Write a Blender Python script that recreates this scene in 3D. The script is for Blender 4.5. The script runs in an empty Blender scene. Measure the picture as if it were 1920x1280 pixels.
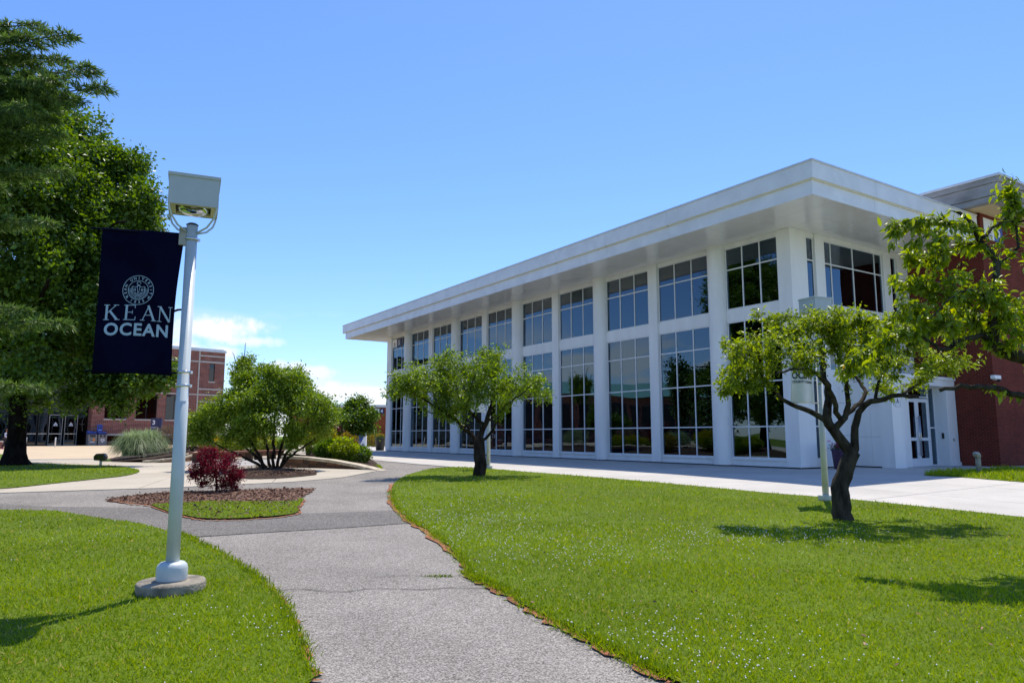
import bpy, bmesh, math, random
import numpy as np
from mathutils import Vector, Matrix, Quaternion
R = math.radians
scene = bpy.context.scene
col = scene.collection
rng = np.random.default_rng(7)
random.seed(7)

# ------------------------------------------------------------------ camera, sky, sun, exposure
FP = 1350.0                      # focal length in photo pixels (photo is 1920 wide)
PITCH = math.atan(176 / FP)
CAMH = 1.6
cam_d = bpy.data.cameras.new('camera'); cam = bpy.data.objects.new('camera', cam_d); col.objects.link(cam)
cam_d.sensor_width = 36; cam_d.lens = 36 * FP / 1920; cam_d.clip_end = 2000; cam_d.clip_start = .05
cam.location = (0, 0, CAMH); cam.rotation_euler = (math.pi / 2 + PITCH, 0, 0)
scene.camera = cam

SUN_AZ, SUN_EL = R(20.5), R(67)
world = bpy.data.worlds.new('World'); scene.world = world; world.use_nodes = True
wn = world.node_tree; wn.nodes.clear()
def W(t, **k):
    n = wn.nodes.new(t)
    for a, b in k.items(): setattr(n, a, b)
    return n
sky = W('ShaderNodeTexSky', sky_type='NISHITA', sun_disc=False, sun_elevation=SUN_EL, sun_rotation=SUN_AZ,
        air_density=1.0, dust_density=0.25, ozone_density=3.5, altitude=0)
bg = W('ShaderNodeBackground'); bg.inputs[1].default_value = .097
wo = W('ShaderNodeOutputWorld')
hs = W('ShaderNodeHueSaturation'); hs.inputs['Saturation'].default_value = 1.08; hs.inputs['Value'].default_value = 1.0
wn.links.new(sky.outputs[0], hs.inputs['Color'])
tn = W('ShaderNodeMixRGB', blend_type='MULTIPLY'); tn.inputs[0].default_value = 1; tn.inputs[2].default_value = (1.42, 1.6, 2.0, 1)
wn.links.new(hs.outputs[0], tn.inputs[1])
tc = W('ShaderNodeTexCoord')
sep = W('ShaderNodeSeparateXYZ'); wn.links.new(tc.outputs['Generated'], sep.inputs[0])
mp = W('ShaderNodeMapping'); mp.inputs['Scale'].default_value = (5.5, 5.5, 17); mp.inputs['Location'].default_value = (.2, .1, 0.3)
wn.links.new(tc.outputs['Generated'], mp.inputs[0])
nz = W('ShaderNodeTexNoise'); nz.inputs['Scale'].default_value = 1.25; nz.inputs['Detail'].default_value = 7; nz.inputs['Roughness'].default_value = .5
wn.links.new(mp.outputs[0], nz.inputs['Vector'])
cr = W('ShaderNodeValToRGB'); cr.color_ramp.elements[0].position = .49; cr.color_ramp.elements[1].position = .56
wn.links.new(nz.outputs[0], cr.inputs[0])
el = W('ShaderNodeValToRGB')
e = el.color_ramp.elements
e[0].position = 0.0; e[0].color = (1, 1, 1, 1)
e[1].position = .165; e[1].color = (0, 0, 0, 1)
q = e.new(.11); q.color = (.9, .9, .9, 1)
wn.links.new(sep.outputs[2], el.inputs[0])
mu = W('ShaderNodeMath', operation='MULTIPLY'); wn.links.new(cr.outputs[0], mu.inputs[0]); wn.links.new(el.outputs[0], mu.inputs[1])
cloud = mu.outputs[0]
fine = W('ShaderNodeTexNoise'); fine.inputs['Scale'].default_value = 30; fine.inputs['Detail'].default_value = 9; fine.inputs['Roughness'].default_value = .62
wn.links.new(tc.outputs['Generated'], fine.inputs['Vector'])
for dx, dz, w_, h_, k_ in ((-.385, .135, .085, .026, 1.0), (-.34, .122, .05, .012, .8), (-.305, .09, .06, .012, .75), (-.262, .084, .05, .013, .8), (-.25, .058, .11, .024, 1.0), (-.19, .05, .05, .022, .9), (-.42, .10, .12, .02, .6)):
    dy = math.sqrt(1 - dx * dx - dz * dz)     # low fair-weather clouds: soft lobes round a sky direction
    m_ = W('ShaderNodeMapping'); m_.inputs['Scale'].default_value = (1 / w_, 1 / (w_ * 3), 1 / h_); m_.inputs['Location'].default_value = (-dx / w_, -dy / (w_ * 3), -dz / h_)
    wn.links.new(tc.outputs['Generated'], m_.inputs[0]); g_ = W('ShaderNodeTexGradient', gradient_type='SPHERICAL'); wn.links.new(m_.outputs[0], g_.inputs[0])
    a_ = W('ShaderNodeMath', operation='MULTIPLY_ADD'); wn.links.new(fine.outputs[0], a_.inputs[0]); a_.inputs[1].default_value = 2.0; a_.inputs[2].default_value = -1.15
    b_ = W('ShaderNodeMath', operation='ADD'); wn.links.new(a_.outputs[0], b_.inputs[0]); wn.links.new(g_.outputs['Fac'], b_.inputs[1])
    c_ = W('ShaderNodeMapRange'); c_.inputs['From Min'].default_value = .12; c_.inputs['From Max'].default_value = .6; c_.inputs['To Max'].default_value = k_; wn.links.new(b_.outputs[0], c_.inputs[0])
    s_g = W('ShaderNodeMath', operation='GREATER_THAN'); s_g.inputs[1].default_value = .001; wn.links.new(g_.outputs['Fac'], s_g.inputs[0])
    sm_ = W('ShaderNodeMapRange'); sm_.inputs['From Max'].default_value = .25; wn.links.new(g_.outputs['Fac'], sm_.inputs[0])
    d_ = W('ShaderNodeMath', operation='MULTIPLY'); wn.links.new(c_.outputs[0], d_.inputs[0]); wn.links.new(sm_.outputs[0], d_.inputs[1])
    m2_ = W('ShaderNodeMath', operation='MAXIMUM'); wn.links.new(cloud, m2_.inputs[0]); wn.links.new(d_.outputs[0], m2_.inputs[1]); cloud = m2_.outputs[0]
    wn.nodes.remove(s_g)
mx = W('ShaderNodeMixRGB'); mx.inputs[2].default_value = (9.6, 9.9, 10.4, 1)
wn.links.new(cloud, mx.inputs[0]); wn.links.new(tn.outputs[0], mx.inputs[1])
wn.links.new(mx.outputs[0], bg.inputs[0]); wn.links.new(bg.outputs[0], wo.inputs[0])

sd = bpy.data.lights.new('sun', 'SUN'); sd.energy = 5.0; sd.angle = R(.53); sd.color = (1, .93, .82)
sun = bpy.data.objects.new('sun', sd); col.objects.link(sun)
SV = Vector((math.sin(SUN_AZ) * math.cos(SUN_EL), math.cos(SUN_AZ) * math.cos(SUN_EL), math.sin(SUN_EL)))
sun.rotation_euler = (-SV).to_track_quat('-Z', 'Y').to_euler(); sun.location = (20, 40, 60)
vs = scene.view_settings; vs.view_transform = 'Standard'; vs.look = 'None'; vs.gamma = 1; vs.exposure = 0.17
try: vs.use_curve_mapping = False
except Exception: pass
scene.cycles.max_bounces = 8; scene.cycles.transparent_max_bounces = 16

# ------------------------------------------------------------------ survey helpers: terrain, points on the ground or at a known depth
cp_, sp_ = math.cos(PITCH), math.sin(PITCH)
def g(y):
    t = min(1.0, max(0.0, (y - 3) / 21)); return .4 * t * t * (3 - 2 * t)
def gv(y):
    t = np.clip((y - 3) / 21, 0, 1); return .4 * t * t * (3 - 2 * t)
def ray(px, py):
    v = 640 - py; return (px - 960.0, FP * cp_ - v * sp_, v * cp_ + FP * sp_)
def gp(px, py):
    x, y, z = ray(px, py); Y = .3
    while Y < 600:
        if CAMH + z / y * Y <= g(Y): break
        Y *= 1.004
    # refine
    lo, hi = Y / 1.004, Y
    for _ in range(20):
        m = (lo + hi) / 2
        if CAMH + z / y * m <= g(m): hi = m
        else: lo = m
    return Vector((x / y * hi, hi, g(hi)))
def at(px, py, Y):
    x, y, z = ray(px, py); return Vector((x / y * Y, Y, CAMH + z / y * Y))
def onwall(px, py, c, d):
    x, y, z = ray(px, py); k = x / y; t = (k * c[1] - c[0]) / (d[0] - k * d[1]); Y = c[1] + d[1] * t
    return t, CAMH + z / y * Y

# ------------------------------------------------------------------ tagging
def tag(o, label=None, cat=None, group=None, kind=None):
    if label: o['label'] = label
    if cat: o['category'] = cat
    if group: o['group'] = group
    if kind: o['kind'] = kind
    return o
def empty(name, loc=(0, 0, 0), rz=0, parent=None):
    o = bpy.data.objects.new(name, None); col.objects.link(o); o.location = loc; o.rotation_euler = (0, 0, rz)
    o.empty_display_size = .2
    if parent: o.parent = parent
    return o
def thing(name, label, cat, loc=(0, 0, 0), rz=0, group=None):
    return tag(empty(name, loc, rz), label, cat, group)
def children(o): return [c for c in bpy.data.objects if c.parent == o]
def copy_tree(o, parent=None):
    c = o.copy(); col.objects.link(c); c.parent = parent
    for ch in children(o): copy_tree(ch, c)
    return c

# ------------------------------------------------------------------ mesh builder
class MB:
    def __init__(s): s.v = []; s.f = []; s.m = []; s.sm = []; s.cm = 0
    def add(s, vs_, fs, smooth=False):
        o = len(s.v); s.v.extend([tuple(p) for p in vs_])
        for f in fs: s.f.append(tuple(i + o for i in f)); s.m.append(s.cm); s.sm.append(smooth)
        return s
    def box(s, x0, x1, y0, y1, z0, z1, M=None):
        vs_ = [Vector(p) for p in ((x0, y0, z0), (x1, y0, z0), (x1, y1, z0), (x0, y1, z0), (x0, y0, z1), (x1, y0, z1), (x1, y1, z1), (x0, y1, z1))]
        if M is not None: vs_ = [M @ p for p in vs_]
        return s.add(vs_, [(3, 2, 1, 0), (4, 5, 6, 7), (0, 1, 5, 4), (1, 2, 6, 5), (2, 3, 7, 6), (3, 0, 4, 7)])
    def lathe(s, prof, n=24, M=None, smooth=True, cx=0, cy=0, cap=True):
        vs_ = []
        for r, z in prof:
            for i in range(n):
                a = 2 * math.pi * i / n; vs_.append(Vector((cx + r * math.cos(a), cy + r * math.sin(a), z)))
        if M is not None: vs_ = [M @ p for p in vs_]
        fs = []
        for k in range(len(prof) - 1):
            for i in range(n):
                j = (i + 1) % n; fs.append((k * n + i, k * n + j, (k + 1) * n + j, (k + 1) * n + i))
        s.add(vs_, fs, smooth)
        if not cap: return s
        o = len(s.v) - len(vs_)
        s.f.append(tuple(o + i for i in reversed(range(n)))); s.m.append(s.cm); s.sm.append(False)
        s.f.append(tuple(o + (len(prof) - 1) * n + i for i in range(n))); s.m.append(s.cm); s.sm.append(False)
        return s
    def tube(s, pts, rad, n=8, smooth=True, cap=True):
        pts = [Vector(p) for p in pts]
        if not hasattr(rad, '__len__'): rad = [rad] * len(pts)
        vs_ = []; up = Vector((0, 0, 1)); prev = None
        for i, p in enumerate(pts):
            d = (pts[min(i + 1, len(pts) - 1)] - pts[max(i - 1, 0)])
            if d.length < 1e-9: d = Vector((0, 0, 1))
            d.normalize()
            if prev is None:
                a = d.orthogonal().normalized()
            else:
                a = prev - d * prev.dot(d)
                a = a.normalized() if a.length > 1e-6 else d.orthogonal().normalized()
            prev = a; b = d.cross(a)
            for k in range(n):
                t = 2 * math.pi * k / n; vs_.append(p + (a * math.cos(t) + b * math.sin(t)) * rad[i])
        fs = []
        for i in range(len(pts) - 1):
            for k in range(n):
                j = (k + 1) % n; fs.append((i * n + k, i * n + j, (i + 1) * n + j, (i + 1) * n + k))
        s.add(vs_, fs, smooth)
        if cap:
            o = len(s.v) - len(vs_)
            for r_ in (tuple(o + i for i in reversed(range(n))), tuple(o + (len(pts) - 1) * n + i for i in range(n))):
                s.f.append(r_); s.m.append(s.cm); s.sm.append(False)
        return s
    def prism(s, poly, z0, z1, M=None, axis='z'):
        n = len(poly)
        if axis == 'z': vs_ = [Vector((x, y, z0)) for x, y in poly] + [Vector((x, y, z1)) for x, y in poly]
        elif axis == 'y': vs_ = [Vector((x, z0, y)) for x, y in poly] + [Vector((x, z1, y)) for x, y in poly]
        else: vs_ = [Vector((z0, x, y)) for x, y in poly] + [Vector((z1, x, y)) for x, y in poly]
        if M is not None: vs_ = [M @ p for p in vs_]
        fs = [tuple(reversed(range(n))), tuple(range(n, 2 * n))] + [(i, (i + 1) % n, (i + 1) % n + n, i + n) for i in range(n)]
        return s.add(vs_, fs)
    def mesh(s, name, mats, recalc=True):
        me = bpy.data.meshes.new(name); me.from_pydata(s.v, [], s.f)
        if not isinstance(mats, (list, tuple)): mats = [mats]
        for m in mats: me.materials.append(m)
        me.polygons.foreach_set('material_index', s.m); me.polygons.foreach_set('use_smooth', s.sm); me.update()
        if recalc:
            b = bmesh.new(); b.from_mesh(me); bmesh.ops.recalc_face_normals(b, faces=b.faces); b.to_mesh(me); b.free()
        return me
    def build(s, name, mats, parent=None, bevel=0):
        o = bpy.data.objects.new(name, s.mesh(name, mats)); col.objects.link(o)
        if parent: o.parent = parent
        if bevel:
            b = o.modifiers.new('bevel', 'BEVEL'); b.width = bevel; b.segments = 2; b.limit_method = 'ANGLE'; b.angle_limit = R(40)
        return o
def link(name, me, parent=None):
    o = bpy.data.objects.new(name, me); col.objects.link(o)
    if parent: o.parent = parent
    return o

# ------------------------------------------------------------------ materials
MATS = {}
def lin(c): return tuple(c) + (1,)
def mat(name, c, rough=.6, var=.12, scale=4, c2=None, bump=0, bscale=60, metal=0, spec=.5, coat=0, detail=5, world_co=False, stretch=None, streak=0):
    m = bpy.data.materials.new(name); m.use_nodes = True; nt = m.node_tree; N = nt.nodes; L = nt.links
    b = N['Principled BSDF']; b.inputs['Roughness'].default_value = rough; b.inputs['Metallic'].default_value = metal
    b.inputs['Specular IOR Level'].default_value = spec; b.inputs['Coat Weight'].default_value = coat
    t = N.new('ShaderNodeNewGeometry') if world_co else N.new('ShaderNodeTexCoord')
    out = t.outputs['Position'] if world_co else t.outputs['Object']
    if stretch:
        mpn = N.new('ShaderNodeMapping'); mpn.inputs['Scale'].default_value = stretch; L.new(out, mpn.inputs[0]); out = mpn.outputs[0]
    nz_ = N.new('ShaderNodeTexNoise'); nz_.inputs['Scale'].default_value = scale; nz_.inputs['Detail'].default_value = detail; L.new(out, nz_.inputs['Vector'])
    rp = N.new('ShaderNodeValToRGB'); rp.color_ramp.elements[0].position = .3; rp.color_ramp.elements[1].position = .7
    a = tuple(x * (1 - var) for x in c); d = c2 if c2 else tuple(min(1, x * (1 + var)) for x in c)
    rp.color_ramp.elements[0].color = lin(a); rp.color_ramp.elements[1].color = lin(d)
    L.new(nz_.outputs[0], rp.inputs[0]); L.new(rp.outputs[0], b.inputs['Base Color'])
    if bump:
        n2 = N.new('ShaderNodeTexNoise'); n2.inputs['Scale'].default_value = bscale; n2.inputs['Detail'].default_value = 4; L.new(out, n2.inputs['Vector'])
        bp = N.new('ShaderNodeBump'); bp.inputs['Strength'].default_value = bump; bp.inputs['Distance'].default_value = .02
        L.new(n2.outputs[0], bp.inputs['Height']); L.new(bp.outputs[0], b.inputs['Normal'])
    MATS[name] = m; return m

def leaf_mat(name, c0, c1, trans=.45, rough=.45, spec=.35, c2=None):
    m = bpy.data.materials.new(name); m.use_nodes = True; nt = m.node_tree; N = nt.nodes; L = nt.links
    b = N['Principled BSDF']; b.inputs['Roughness'].default_value = rough; b.inputs['Specular IOR Level'].default_value = spec
    at_ = N.new('ShaderNodeAttribute'); at_.attribute_name = 'tint'
    rp = N.new('ShaderNodeValToRGB'); rp.color_ramp.elements[0].color = lin(c0); rp.color_ramp.elements[1].color = lin(c1)
    if c2:
        e_ = rp.color_ramp.elements; e_[1].position = .93; q_ = e_.new(1.0); q_.color = lin(c2)
    L.new(at_.outputs['Fac'], rp.inputs[0]); L.new(rp.outputs[0], b.inputs['Base Color'])
    tr = N.new('ShaderNodeBsdfTranslucent')
    hv = N.new('ShaderNodeHueSaturation'); hv.inputs['Hue'].default_value = .485; hv.inputs['Saturation'].default_value = 1.15; hv.inputs['Value'].default_value = 1.5
    L.new(rp.outputs[0], hv.inputs['Color']); L.new(hv.outputs[0], tr.inputs[0])
    mx_ = N.new('ShaderNodeMixShader'); mx_.inputs[0].default_value = trans
    L.new(b.outputs[0], mx_.inputs[1]); L.new(tr.outputs[0], mx_.inputs[2]); L.new(mx_.outputs[0], N['Material Output'].inputs[0])
    MATS[name] = m; return m

def brick_mat(name, c0, c1, mortar, bw=.21, bh=.073, mo=.011, bump=.35, var=1.0, axis=0, flem=0):
    m = bpy.data.materials.new(name); m.use_nodes = True; nt = m.node_tree; N = nt.nodes; L = nt.links
    b = N['Principled BSDF']; b.inputs['Roughness'].default_value = .85; b.inputs['Specular IOR Level'].default_value = .08
    t = N.new('ShaderNodeTexCoord'); s_ = N.new('ShaderNodeSeparateXYZ'); L.new(t.outputs['Object'], s_.inputs[0])
    ad = N.new('ShaderNodeMath'); ad.operation = 'ADD'; L.new(s_.outputs[0], ad.inputs[0]); L.new(s_.outputs[1], ad.inputs[1])
    cb = N.new('ShaderNodeCombineXYZ'); L.new(ad.outputs[0], cb.inputs[0]); L.new(s_.outputs[2], cb.inputs[1])
    bt = N.new('ShaderNodeTexBrick'); L.new(cb.outputs[0], bt.inputs['Vector']); bt.inputs['Scale'].default_value = 1
    bt.inputs['Brick Width'].default_value = bw; bt.inputs['Row Height'].default_value = bh; bt.inputs['Mortar Size'].default_value = mo; bt.inputs['Mortar Smooth'].default_value = .15
    bt.inputs['Color1'].default_value = lin(c0); bt.inputs['Color2'].default_value = lin(c1); bt.inputs['Mortar'].default_value = lin(mortar)
    nz_ = N.new('ShaderNodeTexNoise'); nz_.inputs['Scale'].default_value = .9; nz_.inputs['Detail'].default_value = 6; L.new(t.outputs['Object'], nz_.inputs['Vector'])
    rp = N.new('ShaderNodeValToRGB'); rp.color_ramp.elements[0].position = .3; rp.color_ramp.elements[1].position = .72
    rp.color_ramp.elements[0].color = (.78, .76, .76, 1); rp.color_ramp.elements[1].color = (1.1, 1.08, 1.05, 1)
    mr = N.new('ShaderNodeMixRGB'); mr.blend_type = 'MULTIPLY'; mr.inputs[0].default_value = var
    L.new(nz_.outputs[0], rp.inputs[0]); L.new(bt.outputs[0], mr.inputs[1]); L.new(rp.outputs[0], mr.inputs[2]); L.new(mr.outputs[0], b.inputs['Base Color'])
    bp = N.new('ShaderNodeBump'); bp.inputs['Strength'].default_value = bump; bp.inputs['Distance'].default_value = .01; bp.invert = True
    L.new(bt.outputs['Fac'], bp.inputs['Height']); L.new(bp.outputs[0], b.inputs['Normal'])
    MATS[name] = m; return m

def glass_mat(name, tint=(.35, .42, .4), ior=1.85, refl=(.85, .92, 1.0)):
    m = bpy.data.materials.new(name); m.use_nodes = True; nt = m.node_tree; N = nt.nodes; L = nt.links
    N.remove(N['Principled BSDF'])
    t = N.new('ShaderNodeBsdfTransparent'); t.inputs[0].default_value = lin(tint)
    gl = N.new('ShaderNodeBsdfGlossy'); gl.inputs['Roughness'].default_value = .0; gl.inputs[0].default_value = lin(refl)
    fr = N.new('ShaderNodeFresnel'); fr.inputs[0].default_value = ior
    ge = N.new('ShaderNodeNewGeometry'); nzz = N.new('ShaderNodeTexNoise'); nzz.inputs['Scale'].default_value = .5; nzz.inputs['Detail'].default_value = 1; L.new(ge.outputs['Position'], nzz.inputs['Vector'])
    bp = N.new('ShaderNodeBump'); bp.inputs['Strength'].default_value = .1; bp.inputs['Distance'].default_value = .08; L.new(nzz.outputs[0], bp.inputs['Height'])
    L.new(bp.outputs[0], gl.inputs['Normal'])
    mx_ = N.new('ShaderNodeMixShader'); L.new(fr.outputs[0], mx_.inputs[0]); L.new(t.outputs[0], mx_.inputs[1]); L.new(gl.outputs[0], mx_.inputs[2])
    L.new(mx_.outputs[0], N['Material Output'].inputs[0]); MATS[name] = m; return m

def ground_mat(name, stops, scale, bscale, bump, big=(.3, .85, 1.12), rough=.9, spec=.2, fine_detail=3, dist=.01, kind='VORONOI'):
    """speckled ground: fine speckle ramp times a broad mottling"""
    m = bpy.data.materials.new(name); m.use_nodes = True; nt = m.node_tree; N = nt.nodes; L = nt.links
    b = N['Principled BSDF']; b.inputs['Roughness'].default_value = rough; b.inputs['Specular IOR Level'].default_value = spec
    ge = N.new('ShaderNodeNewGeometry')
    if kind == 'VORONOI':
        v = N.new('ShaderNodeTexVoronoi'); v.inputs['Scale'].default_value = scale; L.new(ge.outputs['Position'], v.inputs['Vector'])
        sp = N.new('ShaderNodeSeparateColor'); L.new(v.outputs['Color'], sp.inputs[0]); src = sp.outputs[0]
    else:
        v = N.new('ShaderNodeTexNoise'); v.inputs['Scale'].default_value = scale; v.inputs['Detail'].default_value = fine_detail; v.inputs['Roughness'].default_value = .65; L.new(ge.outputs['Position'], v.inputs['Vector']); src = v.outputs[0]
    rp = N.new('ShaderNodeValToRGB'); el_ = rp.color_ramp.elements
    el_[0].position = stops[0][0]; el_[0].color = lin(stops[0][1]); el_[1].position = stops[-1][0]; el_[1].color = lin(stops[-1][1])
    for p_, c_ in stops[1:-1]:
        q_ = el_.new(p_); q_.color = lin(c_)
    L.new(src, rp.inputs[0])
    nb = N.new('ShaderNodeTexNoise'); nb.inputs['Scale'].default_value = big[0]; nb.inputs['Detail'].default_value = 6; nb.inputs['Roughness'].default_value = .6; L.new(ge.outputs['Position'], nb.inputs['Vector'])
    r2 = N.new('ShaderNodeMapRange'); r2.inputs['From Min'].default_value = .3; r2.inputs['From Max'].default_value = .7; r2.inputs['To Min'].default_value = big[1]; r2.inputs['To Max'].default_value = big[2]
    L.new(nb.outputs[0], r2.inputs[0])
    mr = N.new('ShaderNodeMixRGB'); mr.blend_type = 'MULTIPLY'; mr.inputs[0].default_value = 1; L.new(rp.outputs[0], mr.inputs[1]); L.new(r2.outputs[0], mr.inputs[2])
    L.new(mr.outputs[0], b.inputs['Base Color'])
    n2 = N.new('ShaderNodeTexNoise'); n2.inputs['Scale'].default_value = bscale; n2.inputs['Detail'].default_value = 3; L.new(ge.outputs['Position'], n2.inputs['Vector'])
    bp = N.new('ShaderNodeBump'); bp.inputs['Strength'].default_value = bump; bp.inputs['Distance'].default_value = dist; L.new(n2.outputs[0], bp.inputs['Height']); L.new(bp.outputs[0], b.inputs['Normal'])
    MATS[name] = m; return m

white_panel = mat('white_panel', (.78, .785, .775), .38, .06, 2.2, spec=.5, stretch=(1, 1, .18))
soffit_white = mat('soffit_white', (.83, .81, .77), .16, .03, 1.2, spec=.6)
fascia_white = mat('fascia_white', (.75, .755, .755), .32, .08, 1.6, spec=.5)
ledge_cream = mat('ledge_cream', (.7, .67, .54), .5, .05, 2)
frame_white = mat('frame_white', (.72, .73, .74), .35, .03, 3)
gap_shade = mat('gap_shade', (.02, .02, .022), .6, .1)
interior_wall = mat('interior_wall', (.34, .42, .38), .8, .15, .6)
interior_dark = mat('interior_dark', (.09, .09, .085), .8, .2, .7)
interior_floor = mat('interior_floor', (.14, .13, .115), .35, .2, .8)
glass = glass_mat('window_glass', (.5, .6, .58), 2.1, (.62, .82, 1.0))
dark_glass = glass_mat('dark_glass', (.1, .12, .12), 1.7)
brick_right = brick_mat('brick_right', (.2, .03, .018), (.13, .02, .013), (.13, .07, .055))
brick_left = brick_mat('brick_left', (.27, .055, .035), (.14, .025, .02), (.42, .33, .28), bw=.42, bh=.15, mo=.02)
brick_far = brick_mat('brick_far', (.36, .075, .025), (.28, .05, .02), (.3, .12, .06))
limestone = mat('limestone', (.5, .46, .4), .8, .12, 2, bump=.2)
weather_concrete = mat('weather_concrete', (.27, .26, .25), .85, .35, 1.1, bump=.3, bscale=20, stretch=(1, 1, 2.2), detail=8)
tan_soffit = mat('tan_soffit', (.62, .48, .27), .8, .06, 1)
metal_trim = mat('metal_trim', (.62, .63, .64), .4, .08, 3, metal=.2)
pole_paint = mat('pole_paint', (.52, .57, .57), .42, .1, 3, spec=.5, bump=.04, bscale=90)
pole_paint_old = mat('pole_paint_old', (.56, .57, .5), .5, .12, 4, bump=.08, bscale=50)
lamp_beige = mat('lamp_beige', (.62, .57, .42), .6, .1, 8)
lamp_grey = mat('lamp_grey', (.44, .48, .48), .45, .06, 5)
chrome = mat('chrome', (.6, .6, .6), .25, .05, 9, metal=1)
lens_glass = glass_mat('lens_glass', (.75, .75, .65), 1.5)
navy_cloth = mat('navy_cloth', (.003, .003, .017), .9, .3, 3, bump=.1, bscale=300, spec=.06)
print_blue = mat('print_blue', (.34, .46, .56), .6, .05, 5)
print_white = mat('print_white', (.78, .79, .8), .6, .03, 5)
navy_paint = mat('navy_paint', (.012, .018, .09), .4, .1, 5)
blue_paint = mat('blue_paint', (.02, .07, .33), .4, .1, 5)
blue_sign = mat('blue_sign', (.02, .12, .6), .45, .06, 5)
red_paint = mat('red_paint', (.5, .03, .03), .5, .05, 5)
white_cloth = mat('white_cloth', (.7, .71, .68), .7, .05, 3, bump=.15, bscale=8)
black_paint = mat('black_paint', (.012, .012, .013), .5, .2, 5)
old_concrete = mat('old_concrete', (.24, .21, .16), .92, .5, 6, bump=.7, bscale=40, detail=9)
grey_metal = mat('grey_metal', (.32, .31, .27), .55, .25, 6, bump=.1)
bin_grey = mat('bin_grey', (.2, .19, .18), .6, .15, 5)
wood_red = mat('wood_red', (.3, .12, .07), .7, .2, 6, stretch=(1, 8, 8))
stone_brown = mat('stone_brown', (.16, .08, .045), .9, .45, 1.4, bump=.6, bscale=14)
stone_dark = mat('stone_dark', (.09, .055, .035), .9, .4, 2, bump=.6, bscale=14)
coping_stone = mat('coping_stone', (.5, .43, .32), .9, .3, 5, bump=.5, bscale=30)
bark = mat('bark', (.02, .014, .01), .95, .5, 9, spec=.08, c2=(.055, .042, .032), bump=1.0, bscale=38, stretch=(1, 1, .35))
bark_grey = mat('bark_grey', (.022, .018, .014), .95, .45, 9, spec=.1, c2=(.085, .072, .056), bump=1.0, bscale=42, stretch=(1, 1, .35))
skin_mat = mat('skin', (.35, .18, .12), .5, .05, 5)
hair_mat = mat('hair', (.2, .07, .03), .7, .2, 20)
shirt_mat = mat('shirt', (.03, .05, .12), .8, .2, 8)
sleeve_mat = mat('sleeve', (.45, .5, .6), .8, .2, 8)
trouser_mat = mat('trousers', (.015, .015, .02), .8, .2, 8)
shoe_mat = mat('shoe', (.6, .03, .15), .6, .1, 8)
flower_pink = mat('flower_pink', (.6, .03, .25), .7, .2, 8)
white_post_mat = mat('white_post', (.8, .8, .78), .5, .05, 5)

asphalt = ground_mat('asphalt', [(0, (.1, .09, .077)), (.3, (.185, .168, .147)), (.62, (.265, .242, .214)), (1, (.42, .39, .35))], 105, 120, .5, (.55, .78, 1.16))
asphalt_dark = ground_mat('asphalt_dark', [(0, (.055, .05, .044)), (.5, (.145, .132, .12)), (1, (.3, .28, .255))], 95, 130, .5, (.7, .85, 1.12))
concrete_new = ground_mat('concrete_new', [(.35, (.47, .445, .4)), (.65, (.54, .51, .465))], 40, 200, .12, (.5, .84, 1.07), kind='N', rough=.8)
concrete_cream = ground_mat('concrete_cream', [(.35, (.43, .38, .3)), (.65, (.5, .445, .36))], 25, 150, .2, (.35, .84, 1.08), kind='N', rough=.85)
paver_tan = ground_mat('paver_tan', [(.35, (.5, .385, .25)), (.65, (.57, .45, .3))], 8, 90, .15, (.25, .9, 1.08), kind='N')
joint_dark = ground_mat('joint_dark', [(.3, (.18, .165, .14)), (.7, (.24, .22, .19))], 20, 80, .2, kind='N')
plaza_grey = ground_mat('plaza_grey', [(.35, (.34, .32, .3)), (.65, (.42, .4, .37))], 30, 90, .2, kind='N')
soil_grass = ground_mat('lawn_soil', [(.3, (.065, .11, .003)), (.7, (.135, .19, .008))], 22, 60, .8, (.6, .8, 1.2), kind='N', dist=.03)
mulch = ground_mat('mulch', [(0, (.045, .022, .014)), (.45, (.16, .085, .055)), (.8, (.3, .18, .125)), (1, (.5, .36, .28))], 38, 60, 1.0, (1.5, .7, 1.2), dist=.03)
mulch_shaded = ground_mat('mulch_shaded', [(0, (.015, .009, .006)), (.6, (.045, .026, .018)), (1, (.12, .075, .05))], 34, 60, 1.0, (1.5, .7, 1.2), dist=.03)  # albedo lowered so the shade under the tree sits in the colour
dirt_orange = ground_mat('dirt_orange', [(.25, (.16, .06, .03)), (.5, (.36, .15, .075)), (.75, (.14, .1, .05))], 28, 70, 1.0, (1.2, .8, 1.2), kind='N', dist=.02)
chip_mat = leaf_mat('bark_chip', (.07, .03, .018), (.4, .24, .17), 0, .9, .1)
GRN = [leaf_mat('grass_blade', (.115, .205, .003), (.33, .435, .008), .36, .5, .2, c2=(.5, .42, .14))][0]
clover_white = mat('clover_white', (.75, .74, .68), .8, .08, 9)

lf_maple = leaf_mat('leaf_maple', (.03, .08, .008), (.165, .275, .03), .4, .4, .5)
lf_cherry = leaf_mat('leaf_cherry', (.085, .15, .008), (.32, .41, .035), .5, .38, .5)
lf_near = leaf_mat('leaf_near', (.08, .145, .008), (.33, .42, .03), .52, .36, .5, c2=(.5, .25, .05))
lf_mid = leaf_mat('leaf_mid', (.06, .125, .008), (.235, .35, .03), .45, .4, .5)
lf_magnolia = leaf_mat('leaf_magnolia', (.075, .15, .01), (.27, .39, .035), .36, .4, .45)
lf_dark = leaf_mat('leaf_dark', (.02, .055, .012), (.075, .14, .03), .35, .4, .4)
lf_red = leaf_mat('leaf_red', (.06, .004, .008), (.28, .015, .022), .35, .45, .3)
lf_purple = leaf_mat('leaf_purple', (.05, .008, .012), (.15, .02, .03), .35, .45, .35)
lf_gold = leaf_mat('leaf_gold', (.1, .17, .012), (.3, .36, .025), .4, .5, .3, c2=(.5, .26, .04))
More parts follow.
